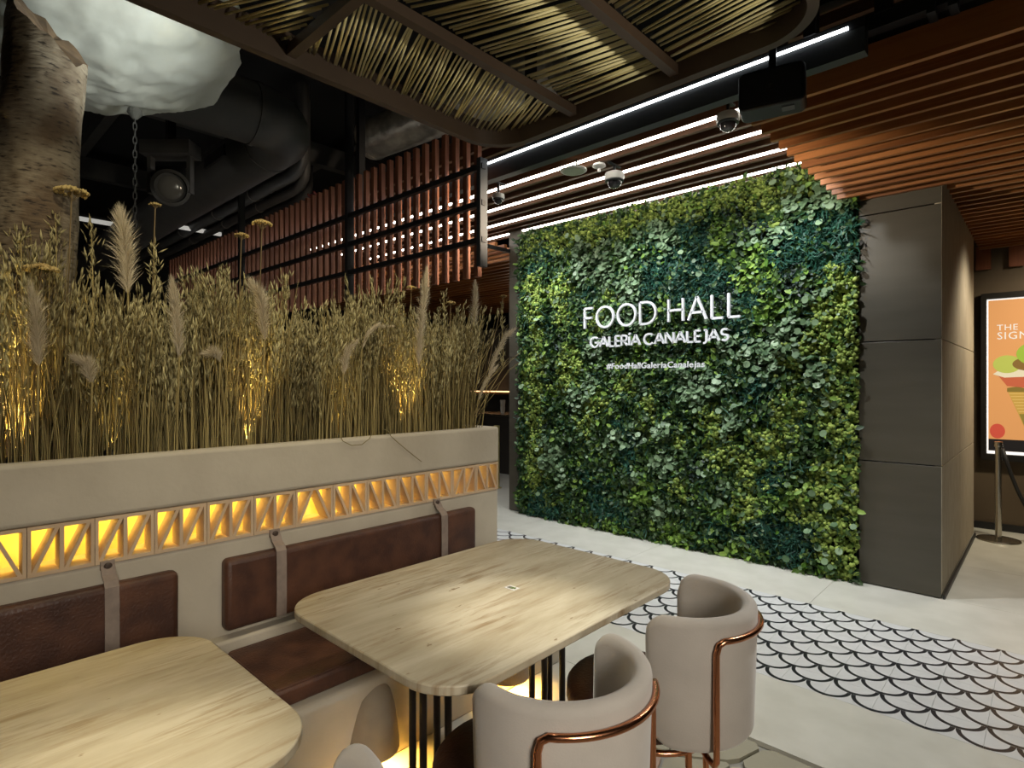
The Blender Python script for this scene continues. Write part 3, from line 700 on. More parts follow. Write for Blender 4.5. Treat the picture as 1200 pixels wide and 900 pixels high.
# ================================================================== TABLES
m = bpy.data.materials.new('travertine'); m.use_nodes = True; nt = m.node_tree; L = nt.links.new; b = nt.nodes['Principled BSDF']
tc = nd(nt, 'ShaderNodeTexCoord')
def tnoise(sx_, sy_, scale, detail, rot=.08, rough=.6, dist=.4):
    mp = nd(nt, 'ShaderNodeMapping'); mp.inputs['Scale'].default_value = (sx_, sy_, 1); mp.inputs['Rotation'].default_value = (0, 0, rot); L(tc.outputs['Object'], mp.inputs[0])
    n_ = nd(nt, 'ShaderNodeTexNoise'); n_.inputs['Scale'].default_value = scale; n_.inputs['Detail'].default_value = detail; n_.inputs['Roughness'].default_value = rough; n_.inputs['Distortion'].default_value = dist
    L(mp.outputs[0], n_.inputs['Vector']); return n_.outputs['Fac']
def tramp(fac, stops):
    r_ = nd(nt, 'ShaderNodeValToRGB'); cr_ = r_.color_ramp
    for k, (p_, c_) in enumerate(stops):
        e_ = cr_.elements[k] if k < 2 else cr_.elements.new(p_)
        e_.position = p_; e_.color = (*c_, 1)
    L(fac, r_.inputs[0]); return r_.outputs[0]
base_ = tramp(tnoise(4, .7, 2.0, 6), [(.34, (.34, .285, .19)), (.66, (.53, .475, .36))])
mask_ = tramp(tnoise(3, 1.0, 1.6, 3), [(.36, (0, 0, 0)), (.58, (1, 1, 1))])
str_ = tramp(tnoise(26, 2.4, 1.6, 6, rough=.7), [(.46, (0, 0, 0)), (.64, (1, 1, 1))])
pit_ = tramp(tnoise(2.4, .9, 15, 3, rough=.5), [(.70, (0, 0, 0)), (.73, (1, 1, 1))])
def tmix(fac, a_, c_):
    mx_ = nd(nt, 'ShaderNodeMix'); mx_.data_type = 'RGBA'; L(fac, mx_.inputs[0]); L(a_, mx_.inputs[6]); mx_.inputs[7].default_value = (*c_, 1); return mx_.outputs[2]
mm_ = nd(nt, 'ShaderNodeMath', operation='MULTIPLY'); L(mask_, mm_.inputs[0]); L(str_, mm_.inputs[1])
ms_ = nd(nt, 'ShaderNodeMath', operation='MULTIPLY'); L(mm_.outputs[0], ms_.inputs[0]); ms_.inputs[1].default_value = .95
out_ = tmix(pit_, tmix(ms_.outputs[0], base_, (.24, .165, .085)), (.22, .155, .085))
L(out_, b.inputs['Base Color']); b.inputs['Roughness'].default_value = .42
M_trav = m
def table(x0, x1, y0, y1, label, lab2):
    cx, cy = (x0+x1)/2, (y0+y1)/2
    r = empty('dining_table', (cx, cy, 0), label, 'table', 'travertine tables')
    MB().prism(rrect(x0, y0, x1, y1, .16, 12), .724, .75).build('tabletop', M_trav, r, smooth=40, bevel=.004)
    for yc in (cy-.30, cy+.30):
        bs = MB().lathe([(0, 0), (.215, 0), (.22, .006), (.215, .014), (0, .016)], (cx, yc, 0), 36).build('foot_plate', mat('plate_stone', (.30, .26, .19), .5), r, smooth=40)
        MB().lathe([(0, .706), (.12, .706), (.12, .7238), (0, .7238)], (cx, yc, 0), 24).build('top_plate', M_rod, r, smooth=40)
        for a_ in (30, 120, 210, 300):
            aa = math.radians(a_); MB().tube([(cx+.062*math.cos(aa), yc+.062*math.sin(aa), .014), (cx+.062*math.cos(aa), yc+.062*math.sin(aa), .708)], .0125, 10).build('leg', M_rod, r, smooth=40)
table(-1.93, -1.04, .885, 2.10, 'rounded travertine table with a small card on it', '')
table(-1.93, -1.115, -.60, .625, 'rounded travertine table cut off by the lower left corner', '')
c = onz(600, 689, .7505); cs = empty('table_sticker', tuple(c), 'tiny white sticker with a green sprig on the middle table', 'sticker')
box('card', (c.x-.024, c.y-.016, .7505), (c.x+.024, c.y+.016, .7515), mat('card_white', (.62, .60, .60), .5), cs)
MB().box((c.x-.018, c.y-.010, .7516), (c.x+.010, c.y+.008, .752)).build('print', mat('print_grey', (.16, .15, .13), .6), cs)
MB().prism([(c.x-.004, c.y-.012), (c.x+.020, c.y-.004), (c.x+.014, c.y+.010), (c.x-.002, c.y+.004)], .7521, .7525).build('sprig', mat('print_green', (.10, .15, .03), .6), cs)

# ================================================================== CHAIRS
def make_chair():
    r = empty('barrel_chair', (0, 0, 0)); ORG[r] = Vector((0, 0, 0))
    RO, RI, zb, zt, A = .228, .178, .395, .800, math.radians(106)
    NT, NS = 64, 20; mb = MB(); rings = []
    rm, ht = (RO+RI)/2, (RO-RI)/2
    for i in range(NT+1):
        s2 = i/NT*2-1
        th = A*math.sin(s2*PI/2) if False else A*s2
        d = (A-abs(th))*RO                               # arc distance to the arm tip
        rt, rb = .075, .10
        top = zt-(rt-math.sqrt(max(rt*rt-(rt-min(d, rt))**2, 0))); bot = zb+(rb-math.sqrt(max(rb*rb-(rb-min(d, rb))**2, 0)))
        thick = ht*(math.sqrt(max(1-(1-min(d/.03, 1))**2, 0.0))*.8+.2)
        lean = .0
        ring = []
        hz = (top-bot)/2; mz = (top+bot)/2; cr_ = min(thick, .028)
        sec = []
        for cxs, czs, a0 in ((1, 1, 0), (-1, 1, 90), (-1, -1, 180), (1, -1, 270)):
            for k in range(5):
                t = math.radians(a0+90*k/4); sec.append((cxs*(thick-cr_)+cr_*math.cos(t), czs*(hz-cr_)+cr_*math.sin(t)))
        for q, z_ in sec:
            rr = rm+q+.012*((mz+z_-zb)/(zt-zb)); ring.append((rr*math.cos(th), rr*math.sin(th), mz+z_))
        rings.append(ring)
    n_ = len(rings[0]); vs_ = [p for g2 in rings for p in g2]; fs_ = []
    for i in range(NT):
        for k in range(n_): fs_.append((i*n_+k, i*n_+(k+1) % n_, (i+1)*n_+(k+1) % n_, (i+1)*n_+k))
    fs_ += [tuple(range(n_)), tuple(range(NT*n_, NT*n_+n_))]
    mb.add(vs_, fs_); sh = mb.build('backrest', M_velvet, r, smooth=60)
    # piping seam on the rim
    MB().tube([((RO+.004)*math.cos(a_), (RO+.004)*math.sin(a_), zt-.026) for a_ in np.linspace(-A*.72, A*.72, 40)], .0022, 6).build('seam', M_velvet, sh, smooth=True)
    # copper hoop
    R2 = RO+.020; ta = math.radians(53); P = []
    zt2 = .742
    def P3(a_, z_, R_=R2): return (R_*math.cos(a_), R_*math.sin(a_), z_)
    P += [P3(-ta, .372, .13), P3(-ta, .368, R2-.05), P3(-ta, .372, R2-.012), P3(-ta, .392, R2)]
    P += [P3(-ta, .45), P3(-ta, zt2-.035), P3(-ta+.03, zt2-.010), P3(-ta+.10, zt2)]
    P += [P3(a_, zt2) for a_ in np.linspace(-ta+.16, ta-.16, 24)]
    P += [P3(ta-.10, zt2), P3(ta-.03, zt2-.010), P3(ta, zt2-.035), P3(ta, .45)]
    P += [P3(ta, .392, R2), P3(ta, .372, R2-.012), P3(ta, .368, R2-.05), P3(ta, .372, .13)]
    hp = MB().tube(P, .0095, 10).build('hoop', M_copper, r, smooth=True)
    for sgn in (-1, 1):
        for z_ in (.46, .58):
            MB().lathe([(0, 0), (.006, 0), (.006, .004), (0, .005)], P3(sgn*ta, z_, R2+.0), 8).build('screw', M_copper, hp)
    # ring base and legs
    MB().tube([(-.10+.20*math.cos(a_), .20*math.sin(a_), .355) for a_ in np.linspace(0, 2*PI, 40, endpoint=False)], .010, 8, closed=True).build('base_ring', M_copper, r, smooth=True)
    for a_ in (40, 140, 220, 320):
        aa = math.radians(a_); c_, s_2 = math.cos(aa), math.sin(aa)
        MB().tube([(-.10+.20*c_, .20*s_2, .37), (-.10+.205*c_, .205*s_2, .18), (-.10+.215*c_, .215*s_2, .002)], .0105, 10).build('leg', M_copper, r, smooth=40)
    st = MB().lathe([(0, .372), (.20, .372), (.232, .385), (.24, .41), (.238, .452), (.225, .468), (.19, .476), (0, .480)], (-.155, 0, 0), 40).build('seat', M_leather, r, smooth=50)
    return r
def copy_tree(o, parent=None):
    c_ = o.copy(); COL.objects.link(c_); c_.parent = parent
    for ch in list(o.children): copy_tree(ch, c_)
    return c_
ch0 = make_chair()
spots = [(-.905, 1.794, 14, 'taupe velvet barrel chair at the far end of the middle table'),
         (-.925, 1.156, -8, 'taupe velvet barrel chair nearest the camera with a full copper hoop showing'),
         (-.98, .392, 0, 'barrel chair of which only the pale arm tip shows beside the left table')]
for i, (x, y, a_, lab) in enumerate(spots):
    o = ch0 if i == 0 else copy_tree(ch0)
    o.location = (x, y, 0); o.rotation_euler = (0, 0, math.radians(a_)); tag(o, lab, 'chair', 'velvet barrel chairs')

# ================================================================== DRIED GRASSES
M_straw = mat('straw', (.16, .115, .04), .75, c2=(.60, .48, .20), scale=5, stretch=(1, 1, .3), island=.4, lo=.32, hi=.7, trans=.2)
M_oat = mat('oat_heads', (.20, .165, .075), .75, c2=(.62, .55, .29), scale=5, stretch=(1, 1, .3), island=.35, lo=.34, hi=.68, trans=.25)
M_plume = mat('plume', (.52, .44, .30), .9, c2=(.74, .66, .50), scale=5, island=.6, trans=.3)
GY0, GY1, GXA, GXB = PY0+.08, PY1-.07, -2.86, -2.475
def stalks(n, seed, hmin, hmax, r0, bend):
    g = np.random.default_rng(seed); y = g.uniform(GY0, GY1, n); x = g.uniform(GXA, GXB, n)
    # clumping
    h = (g.uniform(hmin, hmax, n))*(1+.12*np.sin(y*9+seed)+.08*np.sin(y*23))
    lean = g.normal(0, bend, (n, 2)); lean[:, 1] += np.clip((y-2.12)*.45, 0, .3)
    sgs = np.linspace(0, 1, 6); V = np.zeros((n, 6, 3, 3)); a_ = np.array([0, 2*PI/3, 4*PI/3])
    for k, t in enumerate(sgs):
        c_ = np.c_[x+lean[:, 0]*t**2*h, y+lean[:, 1]*t**1.7*h, 1.195+h*t]
        rr = g.uniform(.8, 1.2, n)*r0*(1-.55*t)
        for j in range(3): V[:, k, j] = c_+np.c_[rr*math.cos(a_[j]), rr*math.sin(a_[j]), np.zeros(n)]
    T = []
    for k in range(5):
        for j in range(3):
            p, q = k*3+j, k*3+(j+1) % 3; T += [(p, q, q+3), (p, q+3, p+3)]
    T = np.array(T); TT = (T[None]+(np.arange(n)*18)[:, None, None]).reshape(-1, 3)
    tip = np.c_[x+lean[:, 0]*h, y+lean[:, 1]*h, 1.195+h]; dirv = np.c_[lean[:, 0]*2, lean[:, 1]*1.7, np.ones(n)]
    return V.reshape(-1, 3), TT, tip, dirv, g
V, T, tip1, dir1, g1 = stalks(3600, 5, .44, .72, .0026, .08)
tag(fast('dried_grass', V, T, M_straw), 'dense dried straw stems packed along the planter trough', 'grass', kind='stuff')
V, T, tip2, dir2, g2 = stalks(1300, 9, .20, .46, .0032, .16)
tag(fast('dried_reed', V, T, mat('reed', (.10, .082, .030), .8, c2=(.30, .24, .10), scale=3, island=.8, lo=.1, hi=.9)), 'short darker dried reeds low in the planter trough', 'grass', kind='stuff')
# seed heads on the straw: spikelets along the last part of each stem
SPIK = (np.array([(0, 0, 0), (.10, 0, .4), (0, .07, .45), (-.10, 0, .4), (0, -.07, .45), (0, 0, 1.)]), np.array([(0, 1, 2), (0, 2, 3), (0, 3, 4), (0, 4, 1), (5, 2, 1), (5, 3, 2), (5, 4, 3), (5, 1, 4)]))
P_, D_, S_ = [], [], []
for i in range(len(tip1)):
    if i % 2 == 1: continue
    d = dir1[i]/np.linalg.norm(dir1[i]); nn = 24
    t = g1.uniform(0, .24, nn); off = g1.normal(0, .0075, (nn, 3))*(.4+t[:, None]*5)
    P_.append(tip1[i]-d*t[:, None]+off); dd_ = d+g1.normal(0, .17, (nn, 3)); D_.append(dd_); S_.append(g1.uniform(.022, .055, nn))
P_ = np.vstack(P_); D_ = np.vstack(D_); S_ = np.concatenate(S_)
V, T = scatter(*SPIK, P_, frames(D_, nrg.uniform(0, 6, len(P_))), S_)
tag(fast('grass_seed_heads', V, T, M_oat), 'feathery pale seed heads topping the dried straw', 'grass', kind='stuff')
# oat stalks rising above the mass: individuals
def spike(path, nn, sz, spread, seed):
    g = np.random.default_rng(seed); A_ = np.array(path); m_ = len(A_)
    t = g.uniform(0, m_-1.001, nn); k = t.astype(int); f_ = (t-k)[:, None]; p = A_[k]*(1-f_)+A_[k+1]*f_; d = A_[k+1]-A_[k]; d /= np.linalg.norm(d, axis=1, keepdims=True)
    dd_ = d+g.normal(0, spread, (nn, 3)); p = p+g.normal(0, sz*.25, (nn, 3))
    return scatter(*SPIK, p, frames(dd_, g.uniform(0, 6, nn)), g.uniform(sz*.7, sz*1.3, nn))
def stem_to(top, base_y=None):
    by = top.y if base_y is None else base_y
    bx = min(max(top.x, GXA), GXB); b0 = Vector((bx, min(max(by, GY0), GY1), 1.19))
    return [b0.lerp(top, t)+Vector((0, 0, .0)) for t in np.linspace(0, 1, 6)]
oats = [(65, 250, 345, 'tallest pale oat spike rising in front of the tree trunk'), (24, 275, 330, 'thin oat spike in front of the trunk foot'), (107, 265, 340, 'drooping oat head just right of the trunk'),
        (180, 290, 340, 'small drooping oat head beside the thistle-like plume'), (263, 318, 370, 'loose oat head near the pair of umbel flowers'), (334, 322, 370, 'oat spike left of the arching feather plume'),
        (467, 325, 420, 'bright pale oat spike above the lit straw'), (520, 345, 430, 'oat spike to the left of the slim pampas plume'), (588, 360, 430, 'oat spike at the right end of the planter'), (8, 330, 390, 'bright lit oat head at the left edge of the photo')]
for i, (px_, py_, pb_, lab) in enumerate(oats):
    X_ = -2.56 if i % 2 else -2.62
    top = onx(px_, py_, X_); low = onx(px_+2, pb_, X_)
    r = empty('oat_stalk', (low.x, min(low.y, GY1), 1.19), lab, 'dried oat', 'oat stalks above the planter')
    MB().tube(stem_to(low, low.y)+[top], .0022, 5).build('stem', M_straw, r)
    V, T = spike([low, low.lerp(top, .35), low.lerp(top, .7), top], 60, .038, .35, 40+i); fast('spikelets', V, T, M_oat, r)
# plumes: hairs along a curved spine
def plume(path, width, nn, hair, label, seed, m_=None):
    nn = int(nn*1.8)
    g = np.random.default_rng(seed); A_ = np.array([tuple(p) for p in path]); m0 = len(A_)
    r = empty('pampas_plume', (A_[0][0], A_[0][1], 1.19), label, 'pampas grass', 'pampas plumes in the planter')
    b0 = Vector((min(max(A_[0][0], GXA), GXB), min(max(A_[0][1], GY0), GY1), 1.19))
    MB().tube([b0, b0.lerp(Vector(A_[0]), .5)]+[Vector(p) for p in A_], .003, 5).build('stem', M_straw, r)
    t = g.uniform(0, 1, nn)*(m0-1.001); k = t.astype(int); f_ = (t-k)[:, None]; p = A_[k]*(1-f_)+A_[k+1]*f_; d = A_[k+1]-A_[k]; d /= np.linalg.norm(d, axis=1, keepdims=True)
    u_ = t/(m0-1); wd = np.sin(np.clip(u_*.86+.14, 0, 1)*PI)**.6
    dd_ = d*1.0+g.normal(0, 1, (nn, 3))*(.36*width/.05)*wd[:, None]
    V, T = scatter(np.array([(-.022, 0, 0), (.022, 0, 0), (.012, .03, .5), (-.012, .03, .5), (0, .09, 1.)]), np.array([(0, 1, 2), (0, 2, 3), (3, 2, 4)]), p, frames(dd_, g.uniform(0, 6, nn)), hair*(.6+.5*g.random(nn)))
    fast('hairs', V, T, m_ or M_plume, r); return r
def pp(pts, X_): return [onx(a_, b_, X_) for a_, b_ in pts]
plume(pp([(150, 345), (148, 310), (146, 280), (143, 262)], -2.58), .055, 900, .085, 'upright spiky tan plume standing between the trunk and projector', 1)
plume(pp([(490, 430), (492, 390), (497, 350), (499, 325)], -2.44), .045, 1100, .075, 'tall slim upright pampas plume near the right end', 2)
plume(pp([(553, 400), (556, 370), (557, 350), (557, 338)], -2.60), .045, 700, .065, 'short pointed pampas plume close to the green wall side', 3)
plume(pp([(424, 410), (430, 392), (441, 382), (455, 382)], -2.44), .030, 800, .045, 'pale plume arching over to the right in the middle', 4)
plume(pp([(402, 440), (404, 425), (407, 412), (414, 404)], -2.44), .045, 800, .055, 'pale drooping plume left below the arching plume', 5)
plume(pp([(108, 450), (105, 440), (103, 428), (96, 424)], -2.44), .055, 800, .050, 'fluffy beige plume low in the straw at left', 6)
plume(pp([(258, 425), (256, 418), (252, 414), (246, 414)], -2.44), .055, 700, .045, 'fluffy beige plume low in the straw, centre left', 7)
plume(pp([(310, 400), (308, 370), (306, 350), (300, 340)], -2.44), .055, 1000, .070, 'broad brownish plume under the two umbel flowers', 8)
plume(pp([(572, 440), (582, 415), (592, 395), (600, 388)], -2.44), .040, 800, .055, 'white plume leaning out at the right end of the trough', 9)
plume(pp([(560, 470), (568, 450), (575, 438), (580, 432)], -2.44), .035, 700, .045, 'lower curly white plume at the right end of trough', 10)
plume(pp([(210, 420), (208, 390), (206, 360), (203, 340)], -2.44), .045, 900, .065, 'soft tan plume in the middle of the left straw', 12)
plume(pp([(45, 430), (44, 400), (42, 370), (38, 350)], -2.44), .050, 900, .070, 'soft tan plume in front of the tree trunk', 13)
# umbels
def umbel(px_, py_, rad, X_, label, lit=0):
    c_ = onx(px_, py_, X_); r = empty('yarrow_flower', (c_.x, c_.y, 1.19), label, 'dried flower', 'flat yarrow umbels')
    st = stem_to(c_, c_.y-.03); MB().tube(st, .0022, 5).build('stem', mat('umbel_stem', (.16, .11, .05), .8), r)
    g = np.random.default_rng(int(px_)); n_ = 90; a_ = g.uniform(0, 2*PI, n_); q = rad*np.sqrt(g.random(n_)); p = np.c_[c_.x+q*np.cos(a_), c_.y+q*np.sin(a_), c_.z+rad*.35*(1-(q/rad)**2)-.004*g.random(n_)]
    V, T = scatter(*ICO, p, frames(normals(n_, 1.), a_), g.uniform(.1, .17, n_)*rad); fast('flower_head', V, T, mat('umbel', (.30, .20, .07), .85, c2=(.46, .35, .14), scale=20), r)
    mb = MB()
    for k in range(8):
        b2 = 2*PI*k/8; mb.tube([(c_.x, c_.y, c_.z-rad*.7), (c_.x+rad*.7*math.cos(b2), c_.y+rad*.7*math.sin(b2), c_.z+rad*.05)], .0012, 4)
    mb.build('rays', MATS['umbel_stem'], r)
umbel(307, 262, .040, -2.56, 'golden lit yarrow umbel, the higher of the pair')
umbel(283, 276, .030, -2.60, 'small dim yarrow umbel beside the golden one')
umbel(84, 225, .050, -2.60, 'brown flat umbel in front of the tree trunk')
umbel(48, 316, .050, -2.50, 'dark brown umbel at the foot of the trunk')
umbel(182, 240, .022, -2.60, 'small umbel head under the projector')
umbel(482, 337, .028, -2.50, 'tan umbel beside the tall slim plume')
umbel(590, 347, .022, -2.55, 'small golden umbel at the right end over the dark panel')
umbel(528, 355, .028, -2.55, 'dry tan umbel between the two upright plumes')
# fan of thin blades at the right end
fan = empty('dried_fan_grass', (-2.6, 2.34, 1.19), 'loose spray of thin blades fanning out at the right end of trough', 'grass')
for k in range(34):
    a_ = rng.uniform(-.15, .75); ln = rng.uniform(.55, .85); b0 = Vector((-2.6+rng.uniform(-.1, .1), 2.33+rng.uniform(-.03, .03), 1.2))
    P = [b0+Vector((rng.uniform(-.02, .02)+.25*t*a_*.3, math.sin(a_)*ln*t**1.4, ln*t*math.cos(a_*.8)-.10*abs(a_)*t**3)) for t in np.linspace(0, 1, 7)]
    MB().tube(P, [.0016*(1-.6*t) for t in np.linspace(0, 1, 7)], 4).build('blade', M_straw, fan)
# two stray stems hanging over the rim
for pts_, lab in (([(456, 506), (458, 511), (468, 520), (480, 530), (494, 541)], 'single dry stem hanging diagonally down the planter front'),
                  ([(398, 510), (402, 517), (412, 522), (424, 521), (433, 514), (436, 508)], 'dry stem looping over the planter rim')):
    P = [onx(a_, b_, PX+.012) for a_, b_ in pts_]; P = [P[0]+Vector((-.05, 0, .012))]+P
    tag(MB().tube(P, .0018, 5).build('dry_stem', MATS['reed']), lab, 'dry stem', 'stray stems on the planter rim')
# small up-lights hidden among the stems
for px_, e_, lab in ((18, 15, 'small up-light in the straw at the left edge'), (290, 15, 'small up-light in the straw near the photo centre left'), (468, 13, 'small up-light in the straw near the right end'), (130, 2.5, 'dimmer up-light in the straw right of the trunk'), (395, 2.5, 'dimmer up-light in the straw under the arching plume')):
    p = onx(px_, 520, -2.60)
    r = empty('planter_uplight', (p.x, p.y, 1.2), lab, 'lamp', 'up-lights in the planter')
    MB().lathe([(0, 0), (.022, 0), (.025, .01), (.025, .045), (.02, .05), (0, .046)], (p.x, p.y, 1.2), 14).build('can', M_black, r)
    lamp('SPOT', 'uplight_beam', (p.x, p.y, 1.252), e_*4, (1, .74, .26), (p.x+.10, p.y, 2.2), .012, 58, .9)

# ================================================================== TREE TRUNK AND CLOUD
m = bpy.data.materials.new('birch_bark'); m.use_nodes = True; nt = m.node_tree; L = nt.links.new; b = nt.nodes['Principled BSDF']
tc = nd(nt, 'ShaderNodeTexCoord'); mp = nd(nt, 'ShaderNodeMapping'); mp.inputs['Scale'].default_value = (3, 3, 11); L(tc.outputs['Object'], mp.inputs[0])
n1 = nd(nt, 'ShaderNodeTexNoise'); n1.inputs['Scale'].default_value = 9; n1.inputs['Detail'].default_value = 5; L(mp.outputs[0], n1.inputs['Vector'])
n2 = nd(nt, 'ShaderNodeTexNoise'); n2.inputs['Scale'].default_value = 5; n2.inputs['Detail'].default_value = 5; L(tc.outputs['Object'], n2.inputs['Vector'])
r1 = nd(nt, 'ShaderNodeValToRGB'); cr = r1.color_ramp; cr.elements[0].position = .33; cr.elements[0].color = (.04, .03, .02, 1); cr.elements[1].position = .41; cr.elements[1].color = (.19, .155, .11, 1)
e = cr.elements.new(.75); e.color = (.28, .24, .175, 1); L(n1.outputs['Fac'], r1.inputs[0])
r2 = nd(nt, 'ShaderNodeValToRGB'); r2.color_ramp.elements[0].position = .36; r2.color_ramp.elements[0].color = (.40, .31, .23, 1); r2.color_ramp.elements[1].position = .55; r2.color_ramp.elements[1].color = (1, 1, 1, 1); L(n2.outputs['Fac'], r2.inputs[0])
mx = nd(nt, 'ShaderNodeMix'); mx.data_type = 'RGBA'; mx.blend_type = 'MULTIPLY'; mx.inputs[0].default_value = 1; L(r1.outputs[0], mx.inputs[6]); L(r2.outputs[0], mx.inputs[7]); L(mx.outputs[2], b.inputs['Base Color'])
b.inputs['Roughness'].default_value = .8
bp = nd(nt, 'ShaderNodeBump'); bp.inputs['Strength'].default_value = .7; bp.inputs['Distance'].default_value = .012; L(n1.outputs['Fac'], bp.inputs['Height']); L(bp.outputs[0], b.inputs['Normal'])
M_bark = m
TX = -2.76
lo_, hi_ = onx(36, 330, TX), onx(58, 28, TX)
mb = MB(); NR, NZ = 40, 60; vs_ = []
camdir = Vector((-lo_.x, -lo_.y, 0)).normalized(); rightv = Vector((RT[0], RT[1], 0))
def trunk_c(z): t = (z-lo_.z)/(hi_.z-lo_.z); return lo_+(hi_-lo_)*t
z0 = 1.19
for i in range(NZ+1):
    for k in range(NR):
        a_ = 2*PI*k/NR; dv = Vector((math.cos(a_), math.sin(a_), 0))
        ztop = hi_.z+.02-.13*dv.dot(rightv)-.05+.035*noise.noise((dv.x*2.5, dv.y*2.5, 7.))
        z = z0+(ztop-z0)*i/NZ; c_ = trunk_c(z)
        rad = .136-.008*(z-1.2)+.010*noise.noise((dv.x*1.5, dv.y*1.5, z*3))+.006*noise.noise((dv.x*5, dv.y*5, z*9))
        for kz, ka, kr in ((2.48, -1.0, .018), (2.05, .3, .016), (1.85, -.2, .014)):
            dd_ = (a_-(math.atan2(camdir.y, camdir.x)+ka)+PI) % (2*PI)-PI; rad += kr*math.exp(-((z-kz)/.05)**2-(dd_/.35)**2)
        vs_.append((c_.x+rad*dv.x, c_.y+rad*dv.y, z))
fs_ = [(i*NR+k, i*NR+(k+1) % NR, (i+1)*NR+(k+1) % NR, (i+1)*NR+k) for i in range(NZ) for k in range(NR)]
tt = empty('birch_trunk', (trunk_c(1.19).x, trunk_c(1.19).y, 1.19), 'sawn-off birch trunk rising from the planter under the white cloud', 'tree trunk')
MB().add(vs_, fs_).build('bark', M_bark, tt, smooth=True)
MB().add([vs_[NZ*NR+k] for k in range(NR)]+[(hi_.x, hi_.y, hi_.z-.06)], [(k, (k+1) % NR, NR) for k in range(NR)]).build('cut_top', mat('cut_wood', (.20, .13, .07), .8, c2=(.12, .08, .05), scale=20), tt)

cc = Vector((-3.35, .55, 3.30))
bm = bmesh.new(); bmesh.ops.create_icosphere(bm, subdivisions=6, radius=1)
LOB = [(Vector((math.cos(a_)*math.cos(e_), math.sin(a_)*math.cos(e_), math.sin(e_))), s_2) for a_, e_, s_2 in [(0.6, -.2, .20), (1.5, .1, .24), (2.6, 0, .2), (-.5, -.1, .18), (-1.4, .2, .22), (3.6, .2, .2), (.8, .6, .2), (2.0, -.6, .14), (0, -.6, .12)]]
for v in bm.verts:
    d = v.co.normalized(); q = .74
    for ld, s_2 in LOB: q += s_2*math.exp(-((1-d.dot(ld))/.20))
    q += .08*noise.noise(d*2.2)+.05*noise.noise(d*5)+.030*abs(noise.noise(d*9))+.014*abs(noise.noise(d*22))+.006*noise.noise(d*45)
    v.co = Vector((d.x*q*.70, d.y*q*.66, d.z*q*(.52 if d.z < 0 else .6)))
me = bpy.data.meshes.new('cloud'); bm.to_mesh(me); bm.free(); me.shade_smooth()
me.materials.append(mat('cloud_paper', (.52, .54, .49), .75, c2=(.66, .68, .63), scale=2.5, detail=7, bump=.35, bscale=9, trans=.25))
cl = inst('cloud_sculpture', me, cc); tag(cl, 'large white crumpled cloud sculpture hanging at the upper left', 'cloud sculpture')
chn = empty('hanging_chain', tuple(onx(158, 250, -3.3)), 'thin dark chain hanging below the cloud', 'chain')
p0, p1 = onx(158, 140, -3.3), onx(158, 262, -3.3); nlk = 16
lkm = MB().tube([(.008*math.cos(t), 0, .022*math.sin(t)) for t in np.linspace(0, 2*PI, 12, endpoint=False)], .0025, 5, closed=True).mesh('link', M_duct)
for k in range(nlk): inst('link', lkm, p0.lerp(p1, k/(nlk-1)), chn, (0, 0, PI/2*(k % 2)))
MB().lathe([(.0, .02), (.03, .02), (.034, .0), (.01, -.03), (0, -.03)], p0+Vector((0, 0, .03)), 14).build('ceiling_cup', mat('cup_grey', (.10, .10, .09), .5), chn)

# ================================================================== DUCTS AND CEILING SERVICES
def duct(name, path, r, m_, label, cat='duct', bands=(), n=24, group=None):
    P = [Vector(p) for p in path]; z_ = min(p.z for p in P)-r
    rt_ = empty(name, (P[0].x, P[0].y, z_), label, cat, group); MB().tube(P, r, n).build('pipe', m_, rt_, smooth=40)
    for a_, b2 in bands:
        p = P[a_].lerp(P[a_+1], b2); d = (P[a_+1]-P[a_]).normalized()*.02
        MB().tube([p-d, p+d], r+.008, n).build('collar', m_, rt_, smooth=40)
    return rt_
E_ = onz(345, 150, 3.5); ex, ey = E_.x, E_.y
el = [(ex-.0+.30*math.sin(t)-.30, ey-.30+.30*math.cos(t)+.0, 3.5) for t in np.linspace(PI/2, 0, 9)]
dd1 = duct('ventilation_duct', [(ex, -3.5, 3.5)]+el+[(-12.5, ey, 3.5)], .22, M_duct, 'wide round dark duct bending above the grasses', bands=((0, .995), (9, .02)))
box('grille', (ex-1.25, ey-.235, 3.44), (ex-.80, ey-.20, 3.53), M_black, dd1)
for k, (px_, py_, z_, r_) in enumerate([(335, 208, 3.66, .07), (340, 226, 3.60, .05), (342, 240, 3.85, .10)]):
    p = onz(px_, py_, z_); duct('pipe_run', [(p.x+.35, p.y, 4.5), (p.x+.35, p.y, z_+.18), (p.x+.32, p.y, z_+.08), (p.x+.25, p.y, z_+.03), (p.x+.15, p.y, z_), (p.x-.3, p.y, z_), (-12.5, p.y, z_)], r_, M_duct, ['insulated dark pipe directly below the wide duct', 'thinner dark pipe in the middle of the pipe runs', 'lowest dark pipe above the slat screen'][k], 'pipe', bands=((5, .08), (5, .25), (5, .45)), group='dark pipe runs')
    hp_ = [o for o in COL.objects if o.name.startswith('pipe_run')][-1]
    for q_ in (.5, 3.0): box('hanger_strap', (p.x-q_-.01, p.y-.01, z_+r_*.8), (p.x-q_+.01, p.y+.01, 4.6), M_black, hp_)
p = onz(437, 162, 4.0); FD = duct('foil_duct', [(p.x-.05, p.y+.0, 4.0), (p.x+.9, p.y+.9*.1, 3.99), (p.x+2.2, p.y+.25, 3.98)], .20, M_silver, 'crumpled silver foil duct above the slat screen', bands=((0, .05), (1, .1)))
for q_ in (.3, 1.5): box('hanger_strap', (p.x+q_-.01, p.y+.05+.1*q_-.01, 4.15), (p.x+q_+.01, p.y+.05+.1*q_+.01, 4.6), M_black, FD)
